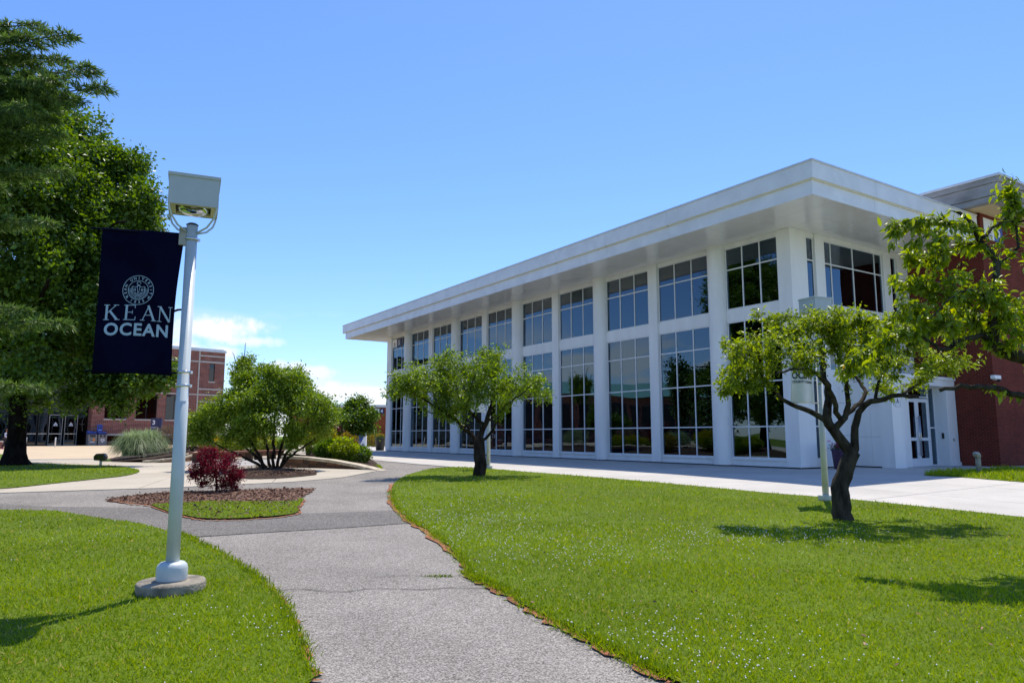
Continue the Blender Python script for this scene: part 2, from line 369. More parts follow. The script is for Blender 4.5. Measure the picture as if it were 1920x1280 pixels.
lf_rust = leaf_mat('leaf_rust', (.1, .11, .015), (.33, .25, .04), .4, .5, .3, c2=(.45, .12, .04))
lf_brown = leaf_mat('leaf_brown', (.08, .06, .035), (.24, .19, .12), .35, .6, .2)
lf_silver = leaf_mat('leaf_silver', (.1, .16, .07), (.36, .45, .24), .4, .5, .3)
lf_needle = leaf_mat('needle', (.045, .095, .02), (.2, .31, .08), .3, .5, .4)
lf_shrub = leaf_mat('leaf_shrub', (.035, .085, .008), (.15, .26, .025), .4, .45, .35)
lf_lime = leaf_mat('leaf_lime', (.09, .16, .015), (.24, .33, .04), .4, .45, .3)

# ------------------------------------------------------------------ ground sheets that follow the terrain
def smooth_poly(pts, closed=True, n=6):
    out = []; m = len(pts)
    rngk = range(m) if closed else range(m - 1)
    for i in rngk:
        if closed: p0, p1, p2, p3 = pts[(i - 1) % m], pts[i], pts[(i + 1) % m], pts[(i + 2) % m]
        else: p0, p1, p2, p3 = pts[max(i - 1, 0)], pts[i], pts[i + 1], pts[min(i + 2, m - 1)]
        for k in range(n):
            t = k / n
            out.append(tuple(.5 * ((2 * p1[j]) + (-p0[j] + p2[j]) * t + (2 * p0[j] - 5 * p1[j] + 4 * p2[j] - p3[j]) * t * t + (-p0[j] + 3 * p1[j] - 3 * p2[j] + p3[j]) * t ** 3) for j in range(2)))
    if not closed: out.append(tuple(pts[-1][:2]))
    return out
def gpts(l): return [tuple(gp(*p)[:2]) for p in l]
def subdiv(poly, d=.12):
    out = []
    for i, p in enumerate(poly):
        q_ = poly[(i + 1) % len(poly)]; L_ = math.hypot(q_[0] - p[0], q_[1] - p[1])
        if L_ > 40 or min(p[1], q_[1]) > 30: out.append(p); continue
        n = max(1, int(L_ / d))
        for k in range(n): out.append((p[0] + (q_[0] - p[0]) * k / n, p[1] + (q_[1] - p[1]) * k / n))
    return out
def roughen(poly, a=.02, sc=3.0):
    out = []
    for x, y in poly:
        j = math.sin(x * sc * 7.1 + y * 5.3 * sc) + .6 * math.sin(x * 17.7 * sc - y * 13.1 * sc) + .5 * random.uniform(-1, 1)
        k = math.sin(x * sc * 5.7 - y * 6.3 * sc + 2) + .6 * math.sin(x * 13.7 * sc + y * 19.1 * sc)
        out.append((x + a * j * .5, y + a * k * .5))
    return out
def sheet(name, poly, off, m, label=None, cat=None, kind='structure', parent=None, mound=None, zs=None):
    bm = bmesh.new()
    vs_ = [bm.verts.new((x, y, 0)) for x, y in poly]
    f = bm.faces.new(vs_)
    bmesh.ops.triangulate(bm, faces=[f], ngon_method='BEAUTY')
    ys = [v.co.y for v in bm.verts]; lo, hi = min(ys), max(ys)
    y = 3.0
    while y < 24.5:
        if lo < y < hi:
            bmesh.ops.bisect_plane(bm, geom=bm.verts[:] + bm.edges[:] + bm.faces[:], plane_co=(0, y, 0), plane_no=(0, 1, 0), dist=1e-5)
        y += .75
    for v in bm.verts: v.co.z = g(v.co.y) + off + (mound(v.co.x, v.co.y) if mound else 0)
    bmesh.ops.recalc_face_normals(bm, faces=bm.faces)
    for f in bm.faces:
        if f.normal.z < 0: f.normal_flip()
    me = bpy.data.meshes.new(name); bm.to_mesh(me); bm.free(); me.materials.append(m)
    o = link(name, me, parent)
    tag(o, label, cat, None, kind); return o
def inpoly(P, poly):
    x, y = P[:, 0], P[:, 1]; ins = np.zeros(len(P), bool); n = len(poly); j = n - 1
    for i in range(n):
        xi, yi = poly[i]; xj, yj = poly[j]
        c = ((yi > y) != (yj > y)) & (x < (xj - xi) * (y - yi) / ((yj - yi) + 1e-12) + xi); ins ^= c; j = i
    return ins
def clip(poly, a, b):   # keep the side where a.x<=b
    out = []
    for i in range(len(poly)):
        p, q_ = poly[i], poly[(i + 1) % len(poly)]
        dp, dq = p[0] * a[0] + p[1] * a[1] - b, q_[0] * a[0] + q_[1] * a[1] - b
        if dp <= 0: out.append(p)
        if dp * dq < 0:
            t = dp / (dp - dq); out.append((p[0] + (q_[0] - p[0]) * t, p[1] + (q_[1] - p[1]) * t))
    return out
def slabs(name, poly, off, m, ang, size, origin, parent, gap=.012, lim=300, near=70, size2=None):
    ax = (math.cos(ang), math.sin(ang)); ay = (-math.sin(ang), math.cos(ang)); size2 = size2 or size
    us = [(p[0] - origin[0]) * ax[0] + (p[1] - origin[1]) * ax[1] for p in poly]; vs2 = [(p[0] - origin[0]) * ay[0] + (p[1] - origin[1]) * ay[1] for p in poly]
    cells = []
    for i in range(math.floor(min(us) / size), math.ceil(max(us) / size)):
        for j in range(math.floor(min(vs2) / size2), math.ceil(max(vs2) / size2)):
            ou = origin[0] * ax[0] + origin[1] * ax[1]; ov = origin[0] * ay[0] + origin[1] * ay[1]
            P_ = clip(poly, ax, ou + (i + 1) * size - gap / 2)
            if len(P_) > 2: P_ = clip(P_, (-ax[0], -ax[1]), -(ou + i * size + gap / 2))
            if len(P_) > 2: P_ = clip(P_, ay, ov + (j + 1) * size2 - gap / 2)
            if len(P_) > 2: P_ = clip(P_, (-ay[0], -ay[1]), -(ov + j * size2 + gap / 2))
            if len(P_) < 3: continue
            A_ = abs(sum(P_[k][0] * P_[(k + 1) % len(P_)][1] - P_[(k + 1) % len(P_)][0] * P_[k][1] for k in range(len(P_)))) / 2
            if A_ < .02: continue
            cx_, cy_ = sum(p[0] for p in P_) / len(P_), sum(p[1] for p in P_) / len(P_)
            cells.append((math.hypot(cx_, cy_), P_, cx_, cy_))
    cells.sort(key=lambda c: c[0])
    rest = MB()
    for k, (d, P_, cx_, cy_) in enumerate(cells):
        q_ = []
        for p in P_:
            if not q_ or math.hypot(p[0] - q_[-1][0], p[1] - q_[-1][1]) > 1e-4: q_.append(p)
        if len(q_) < 3: continue
        P_ = q_; n = len(P_); lift = random.uniform(-.0015, .0015)
        b = rest if k >= lim else MB()
        b.add([(x, y, g(y) + off + lift) for x, y in P_] + [(x, y, g(y) + off - .02) for x, y in P_],
              [tuple(range(n))] + [(i, (i + 1) % n, (i + 1) % n + n, i + n) for i in range(n)])
        if k < lim: b.build(name, m, parent)
    if rest.v: tag(rest.build(name + '_field', m, parent), kind='stuff')

# base earth to the horizon
bm = MB(); ys = [-60] + [3 + k for k in range(0, 22)] + [60, 200, 900]
for a_, b_ in zip(ys[:-1], ys[1:]):
    bm.add([(-900, a_, g(a_) - .02), (900, a_, g(a_) - .02), (900, b_, g(b_) - .02), (-900, b_, g(b_) - .02)], [(0, 1, 2, 3)])
tag(bm.build('ground', soil_grass), kind='structure')

# asphalt path
path_poly = gpts([(0, 925), (200, 918.6), (294, 916), (453, 908.5), (547, 904), (640, 896), (700, 885), (708, 875), (690, 862)]) + gpts([(696, 861)]) + gpts([(780, 869), (865, 876), (940, 878)]) + \
            gpts([(1000, 930), (1060, 1100), (1350, 1279)]) + [(3.4, 2.0), (1.5, -6), (-4, -6), (-2.4, 2.5)] + gpts([(480, 1279), (300, 1100), (200, 1000), (0, 975)]) + [(-22, 13), (-30, 14), (-30, 19.5)]
sheet('asphalt_path', subdiv(path_poly, .5), .004, asphalt)
# darker repaved band
band_top = gpts([(0, 945), (100, 950), (200, 951), (322, 955), (440, 966), (560, 963), (640, 961), (735, 957)]); band_bot = gpts([(775, 981), (765, 981), (700, 985.6), (640, 990), (481, 999.5), (362, 1007), (300, 1003), (200, 990), (100, 972), (0, 968)])
sheet('asphalt_band', smooth_poly(band_top, False, 4) + smooth_poly(band_bot, False, 4) + [(-25, 13.6), (-25, 15.4)], .009, asphalt_dark)
# seam and crack lines
def strip(name, pts, w, off, m, jit=0, parent=None, kind='structure', label=None, cat=None):
    pts = smooth_poly(pts, False, 8); P_ = []
    for i, p in enumerate(pts):
        a_, b_ = Vector(pts[max(i - 1, 0)]), Vector(pts[min(i + 1, len(pts) - 1)]); d = (b_ - a_); d.normalize(); n_ = Vector((-d.y, d.x)); j = random.uniform(-jit, jit)
        ww = (w if not callable(w) else w(i / len(pts))) * random.uniform(.6, 1.4)
        P_.append((Vector(p) + n_ * (ww / 2 + j), Vector(p) - n_ * (ww / 2 - j)))
    b = MB()
    for (a_, b_), (c_, d_) in zip(P_[:-1], P_[1:]):
        b.add([(a_.x, a_.y, g(a_.y) + off), (b_.x, b_.y, g(b_.y) + off), (d_.x, d_.y, g(d_.y) + off), (c_.x, c_.y, g(c_.y) + off)], [(0, 1, 2, 3)])
    return tag(b.build(name, m, parent), label, cat, None, kind)
crack_m = mat('crack_dark', (.03, .027, .025), .95, .2, 5)
strip('path_seam', gpts([(765, 981.5), (700, 986), (640, 990.5), (560, 995), (481, 1000), (420, 1004), (362, 1007.5)]), .018, .014, crack_m, .006)
strip('path_crack', gpts([(505, 1108), (560, 1106), (640, 1110), (700, 1104), (780, 1106), (860, 1103), (930, 1106)]), .013, .012, crack_m, .014)
strip('path_crack', gpts([(700, 1083), (760, 1080), (830, 1082), (890, 1080)]), .008, .012, crack_m, .012)

# cream plaza on the left and white apron in front of the hall, laid in slabs
cream_poly = gpts([(-300, 932), (0, 925), (200, 918.6), (294, 916), (453, 908.5), (547, 904), (640, 896), (712, 882.5), (640, 858), (606, 836)]) + [(-45, 110), (-95, 100), (-80, 40), (-45, 20)]
plaza = tag(empty('plaza_paving'), kind='structure')
sheet('bedding', cream_poly, .002, joint_dark, kind=None, parent=plaza)
slabs('slab', cream_poly, .02, concrete_cream, R(14), 3.0, (-6, 18), plaza, gap=.018, lim=230)
tan_poly = gpts([(-220, 864), (45, 861.5), (190, 860), (260, 857), (330, 851), (420, 846), (560, 839)]) + [(-40, 97), (-95, 90), (-80, 45)]
sheet('paver_court', tan_poly, .027, paver_tan)
strip('paving_edge_band', gpts([(45, 863), (120, 862), (188, 861)]), .9, .031, plaza_grey)
sheet('sunken_court', gpts([(345, 867), (440, 862), (530, 858), (532, 869), (455, 875), (345, 873)]), .026, plaza_grey)
apron_poly = gpts([(696, 862.5), (780, 870.6), (865, 877.5), (1000, 887), (1300, 913.5), (1440, 927), (1609, 941), (1920, 975), (2500, 1040)]) + [(40, 14), (60, 30), (40, 70), (-5, 100), (-16, 100)] + gpts([(640, 842), (668, 853)])
apron = tag(empty('apron_paving'), kind='structure')
sheet('bedding', apron_poly, .008, joint_dark, kind=None, parent=apron)
BC = gp(1501, 880.5); BANG = R(33.3)
U = (-math.sin(BANG), math.cos(BANG)); Wd = (math.cos(BANG), math.sin(BANG))
slabs('slab', apron_poly, .028, concrete_new, BANG, 3.0, (BC.x, BC.y), apron, gap=.024, lim=230, size2=3.61)

# lawns
lawn_right = smooth_poly(gpts([(1258, 1280), (1175.7, 1240.6), (1077, 1188), (995, 1145), (929.7, 1104), (884, 1083), (864, 1050), (808, 1001), (765.6, 975), (739, 945), (734.4, 922), (744, 902.6), (775.5, 888), (818, 879), (864, 877), (916.5, 879.7)]), False, 5) + \
             gpts([(1000, 887), (1300, 912.5), (1440, 926), (1609, 939.5), (1920, 972.5), (2300, 1016)]) + [(22, 9), (22, -8), (6, -8), (2.2, 3.0)]
lawn_left = smooth_poly(gpts([(-260, 958), (-100, 955), (0, 958), (100, 961), (200, 976), (258.6, 984), (319.5, 1000.6), (350, 1010), (401.6, 1036), (458, 1071), (493, 1097), (528, 1129.6), (540, 1160), (562, 1215), (585, 1280)]), False, 5) + [(-1.3, 3.2), (-.9, -8), (-22, -8), (-22, 10)]
lawn_isle = smooth_poly(gpts([(-230, 868), (0, 868.5), (60, 869), (133, 872), (200, 873.5), (233.7, 876), (261.6, 884), (240, 892), (186, 898.6), (100, 908), (0, 918), (-200, 930)]), True, 4)
lawn_bit = smooth_poly(gpts([(-60, 852), (0, 852), (30, 853), (44, 857), (30, 860), (0, 861), (-60, 862)]), True, 3)
isl_mulch = smooth_poly(gpts([(198, 938), (260, 929), (326.6, 923), (404, 921.5), (481, 918.6), (584.5, 917), (572, 930), (563, 937), (560, 951), (557.5, 963), (528, 969), (458, 974.4), (399, 975.3), (364, 972.5), (322, 963), (283, 948), (240, 944)]), True, 4)
isl_grass = smooth_poly(gpts([(285, 949), (322, 963), (364, 972.5), (399, 975.3), (458, 974.4), (528, 969), (557.5, 963), (558.6, 951.4), (570, 939), (560, 939), (552, 945), (500, 942.5), (458, 943), (410, 942), (364, 944), (320, 947)]), True, 4)
bed_right = smooth_poly(gpts([(1738, 893), (1800, 896), (1920, 906), (2200, 925), (2300, 900), (1920, 881), (1850, 883.5), (1790, 885), (1742, 889)]), True, 4)
mul2 = smooth_poly(gpts([(430, 890), (455, 880), (505, 877), (551, 880), (594, 889), (560, 895), (500, 899), (450, 898)]), True, 5)
tri_grass = gpts([(700, 868), (712, 873), (718, 879), (710, 882.5), (698, 879)])
bit2 = gpts([(186, 866), (200, 861), (262, 856.5), (232, 865)])
for nm, pl, jit in (('lawn', lawn_right, .03), ('lawn', lawn_left, .03), ('lawn', lawn_isle, .02), ('lawn', lawn_bit, 0), ('lawn', tri_grass, 0), ('lawn', bit2, 0), ('lawn', bed_right, .02)):
    sheet(nm, roughen(subdiv(pl, .1), jit) if jit else pl, .036, soil_grass)
sheet('mulch_bed', roughen(subdiv(isl_mulch, .12), .04), .024, mulch)
sheet('lawn', roughen(subdiv(isl_grass, .12), .03), .042, soil_grass)
def m2(x, y):
    c_ = gp(510, 888); return .14 * max(0, 1 - ((x - c_.x) / 1.6) ** 2 - ((y - c_.y) / 1.5) ** 2)
sheet('mulch_bed', roughen(subdiv(mul2, .2), .05), .034, mulch_shaded, mound=m2)
# bare orange earth where the lawns meet the asphalt
strip('dirt_edge', gpts([(1262, 1283), (1175.7, 1242), (1077, 1190), (995, 1147), (929.7, 1106), (884, 1085), (862, 1052), (806, 1003), (763, 977), (737, 947), (733, 924), (738, 908)]), .12, .02, dirt_orange, .05)
strip('dirt_edge', gpts([(500, 1101), (530, 1131), (542, 1162), (564, 1217), (587, 1282)]), .06, .02, dirt_orange, .05)
strip('dirt_edge', gpts([(205, 940), (245, 946), (283, 950), (322, 965), (364, 974.5), (399, 977), (458, 976), (528, 970.5), (558, 964), (561, 952), (573, 938)]), .05, .024, dirt_orange, .04)

# ------------------------------------------------------------------ leafy meshes from numpy
def np_mesh(name, V, F, tint, m):
    """V (n,3), F (k,3|4) as arrays, tint per face"""
    me = bpy.data.meshes.new(name); k, s_ = F.shape
    me.vertices.add(len(V)); me.vertices.foreach_set('co', V.astype(np.float32).ravel())
    me.loops.add(k * s_); me.loops.foreach_set('vertex_index', F.astype(np.int32).ravel())
    me.polygons.add(k); me.polygons.foreach_set('loop_start', np.arange(0, k * s_, s_, dtype=np.int32))
    try: me.polygons.foreach_set('loop_total', np.full(k, s_, dtype=np.int32))
    except Exception: pass
    a = me.attributes.new('tint', 'FLOAT', 'FACE'); a.data.foreach_set('value', tint.astype(np.float32))
    me.materials.append(m); me.update(calc_edges=True); me.validate(); return me
def unit(a): return a / (np.linalg.norm(a, axis=1, keepdims=True) + 1e-9)
def leaves(P, D, L_, Wf, fold=.35, tint=None, droop=0.0, shape=0):
    """folded leaves: P base points, D directions, L lengths"""
    n = len(P); D = unit(D + np.array([0, 0, -droop])); rnd = rng.normal(size=(n, 3)) * .9 + np.array([0, 0, 1.0])
    S = unit(np.cross(D, rnd)); N_ = np.cross(S, D); L_ = L_[:, None]; w = L_ * Wf
    if tint is None: tint = rng.random(n)
    if shape == 0:
        base = P; tip = P + D * L_ + N_ * (-L_ * .12); l = P + D * L_ * .45 - S * w / 2 + N_ * w * fold / 2; r = P + D * L_ * .45 + S * w / 2 + N_ * w * fold / 2
        V = np.stack([base, l, tip, r], 1).reshape(-1, 3); i = np.arange(n)[:, None] * 4
        F = np.concatenate([i + np.array([[0, 1, 2]]), i + np.array([[0, 2, 3]])], 1).reshape(-1, 3); T = np.repeat(tint, 2)
    else:
        pts = [P, P + D * L_ * .3 - S * w * .42 + N_ * w * fold * .5, P + D * L_ * .65 - S * w * .4 + N_ * (w * fold * .4 - L_ * .04), P + D * L_ + N_ * (-L_ * .2),
               P + D * L_ * .65 + S * w * .4 + N_ * (w * fold * .4 - L_ * .04), P + D * L_ * .3 + S * w * .42 + N_ * w * fold * .5, P + D * L_ * .5 - N_ * L_ * .03]
        V = np.stack(pts, 1).reshape(-1, 3); i = np.arange(n)[:, None] * 7
        F = np.concatenate([i + np.array([[0, 1, 6]]), i + np.array([[1, 2, 6]]), i + np.array([[2, 3, 6]]), i + np.array([[3, 4, 6]]), i + np.array([[4, 5, 6]]), i + np.array([[5, 0, 6]])], 1).reshape(-1, 3); T = np.repeat(tint, 6)
    return V, F, T

class Skel:
    def __init__(s): s.P = []; s.par = []; s.plen = []; s.fr = []
    def limb(s, pts, r0, r1, step=.12, start=None):
        """pts: list of Vectors; first snaps to nearest existing node unless the skeleton is empty"""
        pts = [Vector(p) for p in pts]; sm = []
        m = len(pts)
        for i in range(m - 1):
            p0, p1, p2, p3 = pts[max(i - 1, 0)], pts[i], pts[i + 1], pts[min(i + 2, m - 1)]
            n = max(1, int((p2 - p1).length / step))
            for k in range(n):
                t = k / n; sm.append(.5 * ((2 * p1) + (-p0 + p2) * t + (2 * p0 - 5 * p1 + 4 * p2 - p3) * t * t + (-p0 + 3 * p1 - 3 * p2 + p3) * t ** 3))
        sm.append(pts[-1]); j = step * .12
        par = -1
        if s.P:
            A = np.array(s.P); par = int(np.argmin(((A - np.array(sm[0])) ** 2).sum(1))); sm = sm[1:]
        for k, p in enumerate(sm):
            f = k / max(1, len(sm) - 1)
            q_ = np.array(p) + (rng.normal(size=3) * j if k > 0 else 0)
            s.plen.append((s.plen[par] if par >= 0 else 0) + step); s.P.append(q_); s.par.append(par); s.fr.append(r0 + (r1 - r0) * f); par = len(s.P) - 1
        return par
    def tips(s, T, step=.12, bias=.25, sag=.1):
        T = np.asarray(T); A = np.array(s.P); d = ((T[:, None, :] - A[None]) ** 2).sum(2).min(1); order = np.argsort(d); ends = []
        buf = np.zeros((len(T) * 40 + len(A) + 10, 3)); buf[:len(A)] = A; pl = np.zeros(len(buf)); pl[:len(A)] = s.plen; n = len(A)
        for i in order:
            t = T[i]; dd = np.sqrt(((buf[:n] - t) ** 2).sum(1)) + bias * pl[:n]
            dz = t[2] - buf[:n, 2]; dd = dd + np.where(dz < -.0, -dz * .3, 0)
            k = int(np.argmin(dd)); a = buf[k].copy(); L_ = np.linalg.norm(t - a); m = min(36, max(1, int(L_ / step)))
            side = rng.normal(size=3) * L_ * .1; side[2] += L_ * sag; par = k
            for q_ in range(1, m + 1):
                f = q_ / m; p = a + (t - a) * f + side * math.sin(math.pi * f) + rng.normal(size=3) * step * .12
                buf[n] = p; pl[n] = pl[par] + step; s.P.append(p); s.par.append(par); s.plen.append(pl[n]); s.fr.append(0); par = n; n += 1
            ends.append(par)
        return ends
    def mesh(s, name, m, rt=.004, ex=2.4, maxr=None, nthick=9, flare=None):
        n = len(s.P); acc = np.zeros(n); kids = [[] for _ in range(n)]
        for i in range(n - 1, -1, -1):
            r = max(rt, acc[i] ** (1 / ex) if acc[i] > 0 else rt)
            if maxr: r = min(r, maxr)
            if s.fr[i]: r = s.fr[i]
            s.fr[i] = r
            if s.par[i] >= 0: acc[s.par[i]] += r ** ex; kids[s.par[i]].append(i)
        used = np.zeros(n, bool); b = MB()
        # follow the thickest child
        starts = [i for i in range(n) if s.par[i] < 0]
        stack = [(st, -1) for st in starts]
        while stack:
            i, p = stack.pop(); chain = []; rad = []
            if p >= 0: chain.append(s.P[p]); rad.append(min(s.fr[p], s.fr[i] * 1.25))
            while True:
                chain.append(s.P[i]); rad.append(s.fr[i]); k = kids[i]
                if not k: break
                k = sorted(k, key=lambda q_: -s.fr[q_])
                for o_ in k[1:]: stack.append((o_, i))
                i = k[0]
            mr = max(rad)
            b.tube(chain, rad, nthick if mr > .04 else (6 if mr > .012 else 4), cap=mr > .03)
        return b.mesh(name, m, recalc=False)

def clump_pts(cl, n):
    """cl: (centre, (rx,ry,rz)), more points near the shell"""
    c, r = cl; k = max(2, int(n / 4.0)); d = unit(rng.normal(size=(k, 3))); rad = rng.random(k) ** .4
    sub = np.array(c) + d * rad[:, None] * np.array(r) * .95
    return sub[rng.integers(0, k, n)] + rng.normal(size=(n, 3)) * np.array(r) * .19
def twig_leaves(sk, ends, per, L_, Wf, m, name, back=4, spread=.07, droop=.4, shape=0, tb=None, lvar=.3):
    E_ = []; Dd = []
    P_ = np.array(sk.P)
    for e_ in ends:
        i = e_
        for _ in range(back):
            p = sk.par[i]
            if p < 0: break
            E_.append(P_[i]); Dd.append(P_[i] - P_[p]); i = p
    E_ = np.array(E_); Dd = unit(np.array(Dd)); k = rng.integers(0, len(E_), int(per * len(ends)))
    pos = E_[k] + rng.normal(size=(len(k), 3)) * spread; D = Dd[k] * .7 + rng.normal(size=(len(k), 3)) * .75
    ln = L_ * (1 + rng.normal(size=len(k)) * lvar).clip(.4, 1.7)
    clt = rng.random(len(ends) * back + 5)
    tint = np.clip(.45 * rng.random(len(k)) + .55 * clt[np.minimum(k, len(clt) - 1)], 0, 1)
    if tb is not None: tint = np.clip(tint + tb(pos), 0, 1)
    V, F, T = leaves(pos, D, ln, Wf, tint=tint, droop=droop, shape=shape)
    return np_mesh(name, V, F, T, m)

def make_tree(name, label, limbs, clumps, m_leaf, m_bark, per, L_, Wf=.5, base=None, step=.12, rt=.004, group=None, cat='tree', spread=.07, droop=.4, shape=0, back=4, bias=.25, sag=.1, maxr=None, dead=None):
    sk = Skel()
    for pts, r0, r1 in limbs: sk.limb(pts, r0, r1, step)
    T = np.concatenate([clump_pts((c, r), n) for c, r, n in clumps]); ends = sk.tips(T, step, bias, sag)
    if dead:
        T2 = np.concatenate([clump_pts((c, r), n) for c, r, n in dead]); sk.tips(T2, step, bias, 0)
    base = Vector(base if base is not None else limbs[0][0][0])
    root = thing(name, label, cat, base, 0, group)
    lm = twig_leaves(sk, ends, per, L_, Wf, m_leaf, 'crown', back, spread, droop, shape)
    tm = sk.mesh('trunk', m_bark, rt, maxr=maxr)
    for nm, me in (('trunk', tm), ('crown', lm)):
        o = link(nm, me, root); o.location = -base
        if nm == 'crown': o['kind'] = 'stuff'
    return root
def pl(*pts): return [at(*p) for p in pts]

# ------------------------------------------------------------------ grass blades
def blades(poly, label, dmax=27, k=1.0, hgt=.038, tag_lbl=True):
    xs = [p[0] for p in poly]; ys_ = [p[1] for p in poly]
    P_ = []
    for (d0, d1, dens) in ((0, 5.5, 3200), (5.5, 7, 2600), (7, 9, 1700), (9, 12, 950), (12, 16, 500), (16, 21, 260), (21, 30, 130), (30, 40, 60)):
        if d0 > dmax: break
        y0, y1 = max(min(ys_), 3.8), min(max(ys_), d1 + .1)
        # cover the y-range of the ring inside a generous view wedge
        lo, hi = max(y0, d0 * .72), y1
        if hi <= lo: continue
        xa, xb = max(min(xs), -.8 * hi), min(max(xs), .8 * hi)
        if xb <= xa: continue
        n = int((hi - lo) * (xb - xa) * dens * k)
        Q = np.stack([rng.uniform(xa, xb, n), rng.uniform(lo, hi, n)], 1); d = np.hypot(Q[:, 0], Q[:, 1])
        Q = Q[(d >= d0) & (d < d1) & (np.abs(Q[:, 0]) < .76 * Q[:, 1] + .4)]; P_.append(Q[inpoly(Q, poly)])
    Q = np.concatenate(P_); n = len(Q)
    if n == 0: return
    d = np.hypot(Q[:, 0], Q[:, 1]); base = np.stack([Q[:, 0], Q[:, 1], gv(Q[:, 1]) + .03], 1)
    patch = .5 + .5 * np.sin(Q[:, 0] * 1.7 + 1.3 * np.sin(Q[:, 1] * .9)) * np.sin(Q[:, 1] * 1.3 + np.sin(Q[:, 0] * 1.1))
    patch2 = .5 + .5 * np.sin(Q[:, 0] * 5.1 + 2.3 * np.sin(Q[:, 1] * 4.1)) * np.sin(Q[:, 1] * 6.3 + np.sin(Q[:, 0] * 7.1))
    h = hgt * (.55 + .8 * rng.random(n)) * (.65 + .35 * patch + .4 * patch2); w = (.0024 + .00055 * d) * (.7 + .6 * rng.random(n))
    a = rng.uniform(0, 2 * np.pi, n); lean = rng.normal(size=(n, 2)) * .55
    side = np.stack([np.cos(a), np.sin(a), np.zeros(n)], 1) * w[:, None]
    top = base + np.stack([lean[:, 0] * h, lean[:, 1] * h, h], 1); mid = base + np.stack([lean[:, 0] * h * .3, lean[:, 1] * h * .3, h * .55], 1)
    V = np.stack([base - side, base + side, top], 1).reshape(-1, 3)
    F = np.arange(3 * n).reshape(-1, 3)
    big = .5 + .5 * np.sin(Q[:, 0] * .8 + 2 * np.sin(Q[:, 1] * .35)) * np.sin(Q[:, 1] * .6 + 1.5 * np.sin(Q[:, 0] * .5)); tint = np.clip(.42 * rng.random(n) + .22 * patch + .2 * patch2 + .32 * big - .12, 0, .92); dry = rng.random(n) < .02 + .07 * (1 - patch) * (1 - big); tint[dry] = 1
    o = link('grass', np_mesh('grass', V, F, tint, GRN)); tag(o, label, 'grass', None, 'stuff')
blades(lawn_right, 'mown bright green lawn dotted with clover in front of the white hall')
blades(lawn_left, 'mown green lawn round the nearest lamp post')
blades(lawn_isle, 'island of lawn under the big tree at the left', 40, .8)
blades(isl_grass, 'small patch of turf at the front of the mulch island', 30, 1.6)
blades(bed_right, 'leafy green ground cover in the bed beside the concrete walk', 30, 2.0, .13)
blades(tri_grass, 'small tuft of grass at the tip of the stone wall', 40, 2.0)
# ragged tufts along the lawn edges
def fringe(pts, label, n=1500, w=.06, h=.055):
    pts = smooth_poly(pts, False, 10); A = np.array(pts); k = rng.integers(0, len(A) - 1, n); f = rng.random(n)[:, None]
    Q = A[k] * (1 - f) + A[k + 1] * f + rng.normal(size=(n, 2)) * w
    cl = .5 + .5 * np.sin(Q[:, 0] * 9 + Q[:, 1] * 7); Q = Q[rng.random(n) < .25 + .75 * cl]; n = len(Q)
    P_ = np.stack([Q[:, 0], Q[:, 1], gv(Q[:, 1]) + .02], 1); D = rng.normal(size=(n, 3)) * .6 + np.array([0, 0, 1.])
    V, F, T = leaves(P_, D, h * (.5 + rng.random(n)), .16, tint=rng.random(n) * .8)
    tag(link('edge_tufts', np_mesh('edge_tufts', V, F, T, GRN)), label, 'grass', None, 'stuff')
fringe(gpts([(1258, 1280), (1175.7, 1240.6), (1077, 1188), (995, 1145), (929.7, 1104), (884, 1083), (864, 1050), (808, 1001), (765.6, 975), (739, 945), (734.4, 922)]), 'ragged grass tufts along the right hand edge of the path', 6000, .05)
fringe(gpts([(319.5, 1000.6), (350, 1010), (401.6, 1036), (458, 1071), (493, 1097), (528, 1129.6), (540, 1160), (562, 1215), (585, 1280)]), 'ragged grass tufts along the left hand edge of the path', 4000, .035)
# clover heads
def clover(poly, n, label, cen, sd_):
    Q = np.concatenate([rng.normal(size=(n // 2, 2)) * np.array(s_) + np.array(c_) for c_, s_ in zip(cen, sd_)] + [np.stack([rng.uniform(-1.8, 9, n), 4.5 + 14 * rng.random(n) ** 1.3], 1)[:n // 3]])
    Q = Q[inpoly(Q, poly)]; Q = Q[Q[:, 1] > 4]; n = len(Q); d = np.hypot(Q[:, 0], Q[:, 1]); r = .0045 + .00017 * d + rng.random(n) * .003
    c_ = np.stack([Q[:, 0], Q[:, 1], gv(Q[:, 1]) + .06 + rng.random(n) * .02], 1)
    o8 = np.array([[1, 0, 0], [0, 1, 0], [-1, 0, 0], [0, -1, 0], [0, 0, 1], [0, 0, -1]]); V = (c_[:, None] + o8[None] * r[:, None, None]).reshape(-1, 3)
    f8 = np.array([[0, 1, 4], [1, 2, 4], [2, 3, 4], [3, 0, 4], [1, 0, 5], [2, 1, 5], [3, 2, 5], [0, 3, 5]]); F = (np.arange(n)[:, None, None] * 6 + f8[None]).reshape(-1, 3)
    tag(link('clover_flowers', np_mesh('clover_flowers', V, F, np.ones(len(F)), clover_white)), label, 'flowers', None, 'stuff')
clover(lawn_right, 620, 'white clover heads scattered over the right hand lawn', [tuple(gp(860, 990)[:2]), tuple(gp(1060, 1040)[:2]), tuple(gp(880, 950)[:2]), tuple(gp(1250, 1230)[:2]), tuple(gp(1420, 1010)[:2])], [(.9, 1.0), (.9, .9), (1.1, 2.0), (.8, .5), (.9, .6)])
clover(lawn_left, 120, 'a few white clover heads in the left hand lawn', [tuple(gp(250, 1010)[:2]), tuple(gp(470, 1180)[:2])], [(1.5, 1), (.4, .5)])
clover(isl_grass, 60, 'white clover heads in the turf of the mulch island', [tuple(gp(460, 955)[:2])], [(1.2, .6)])
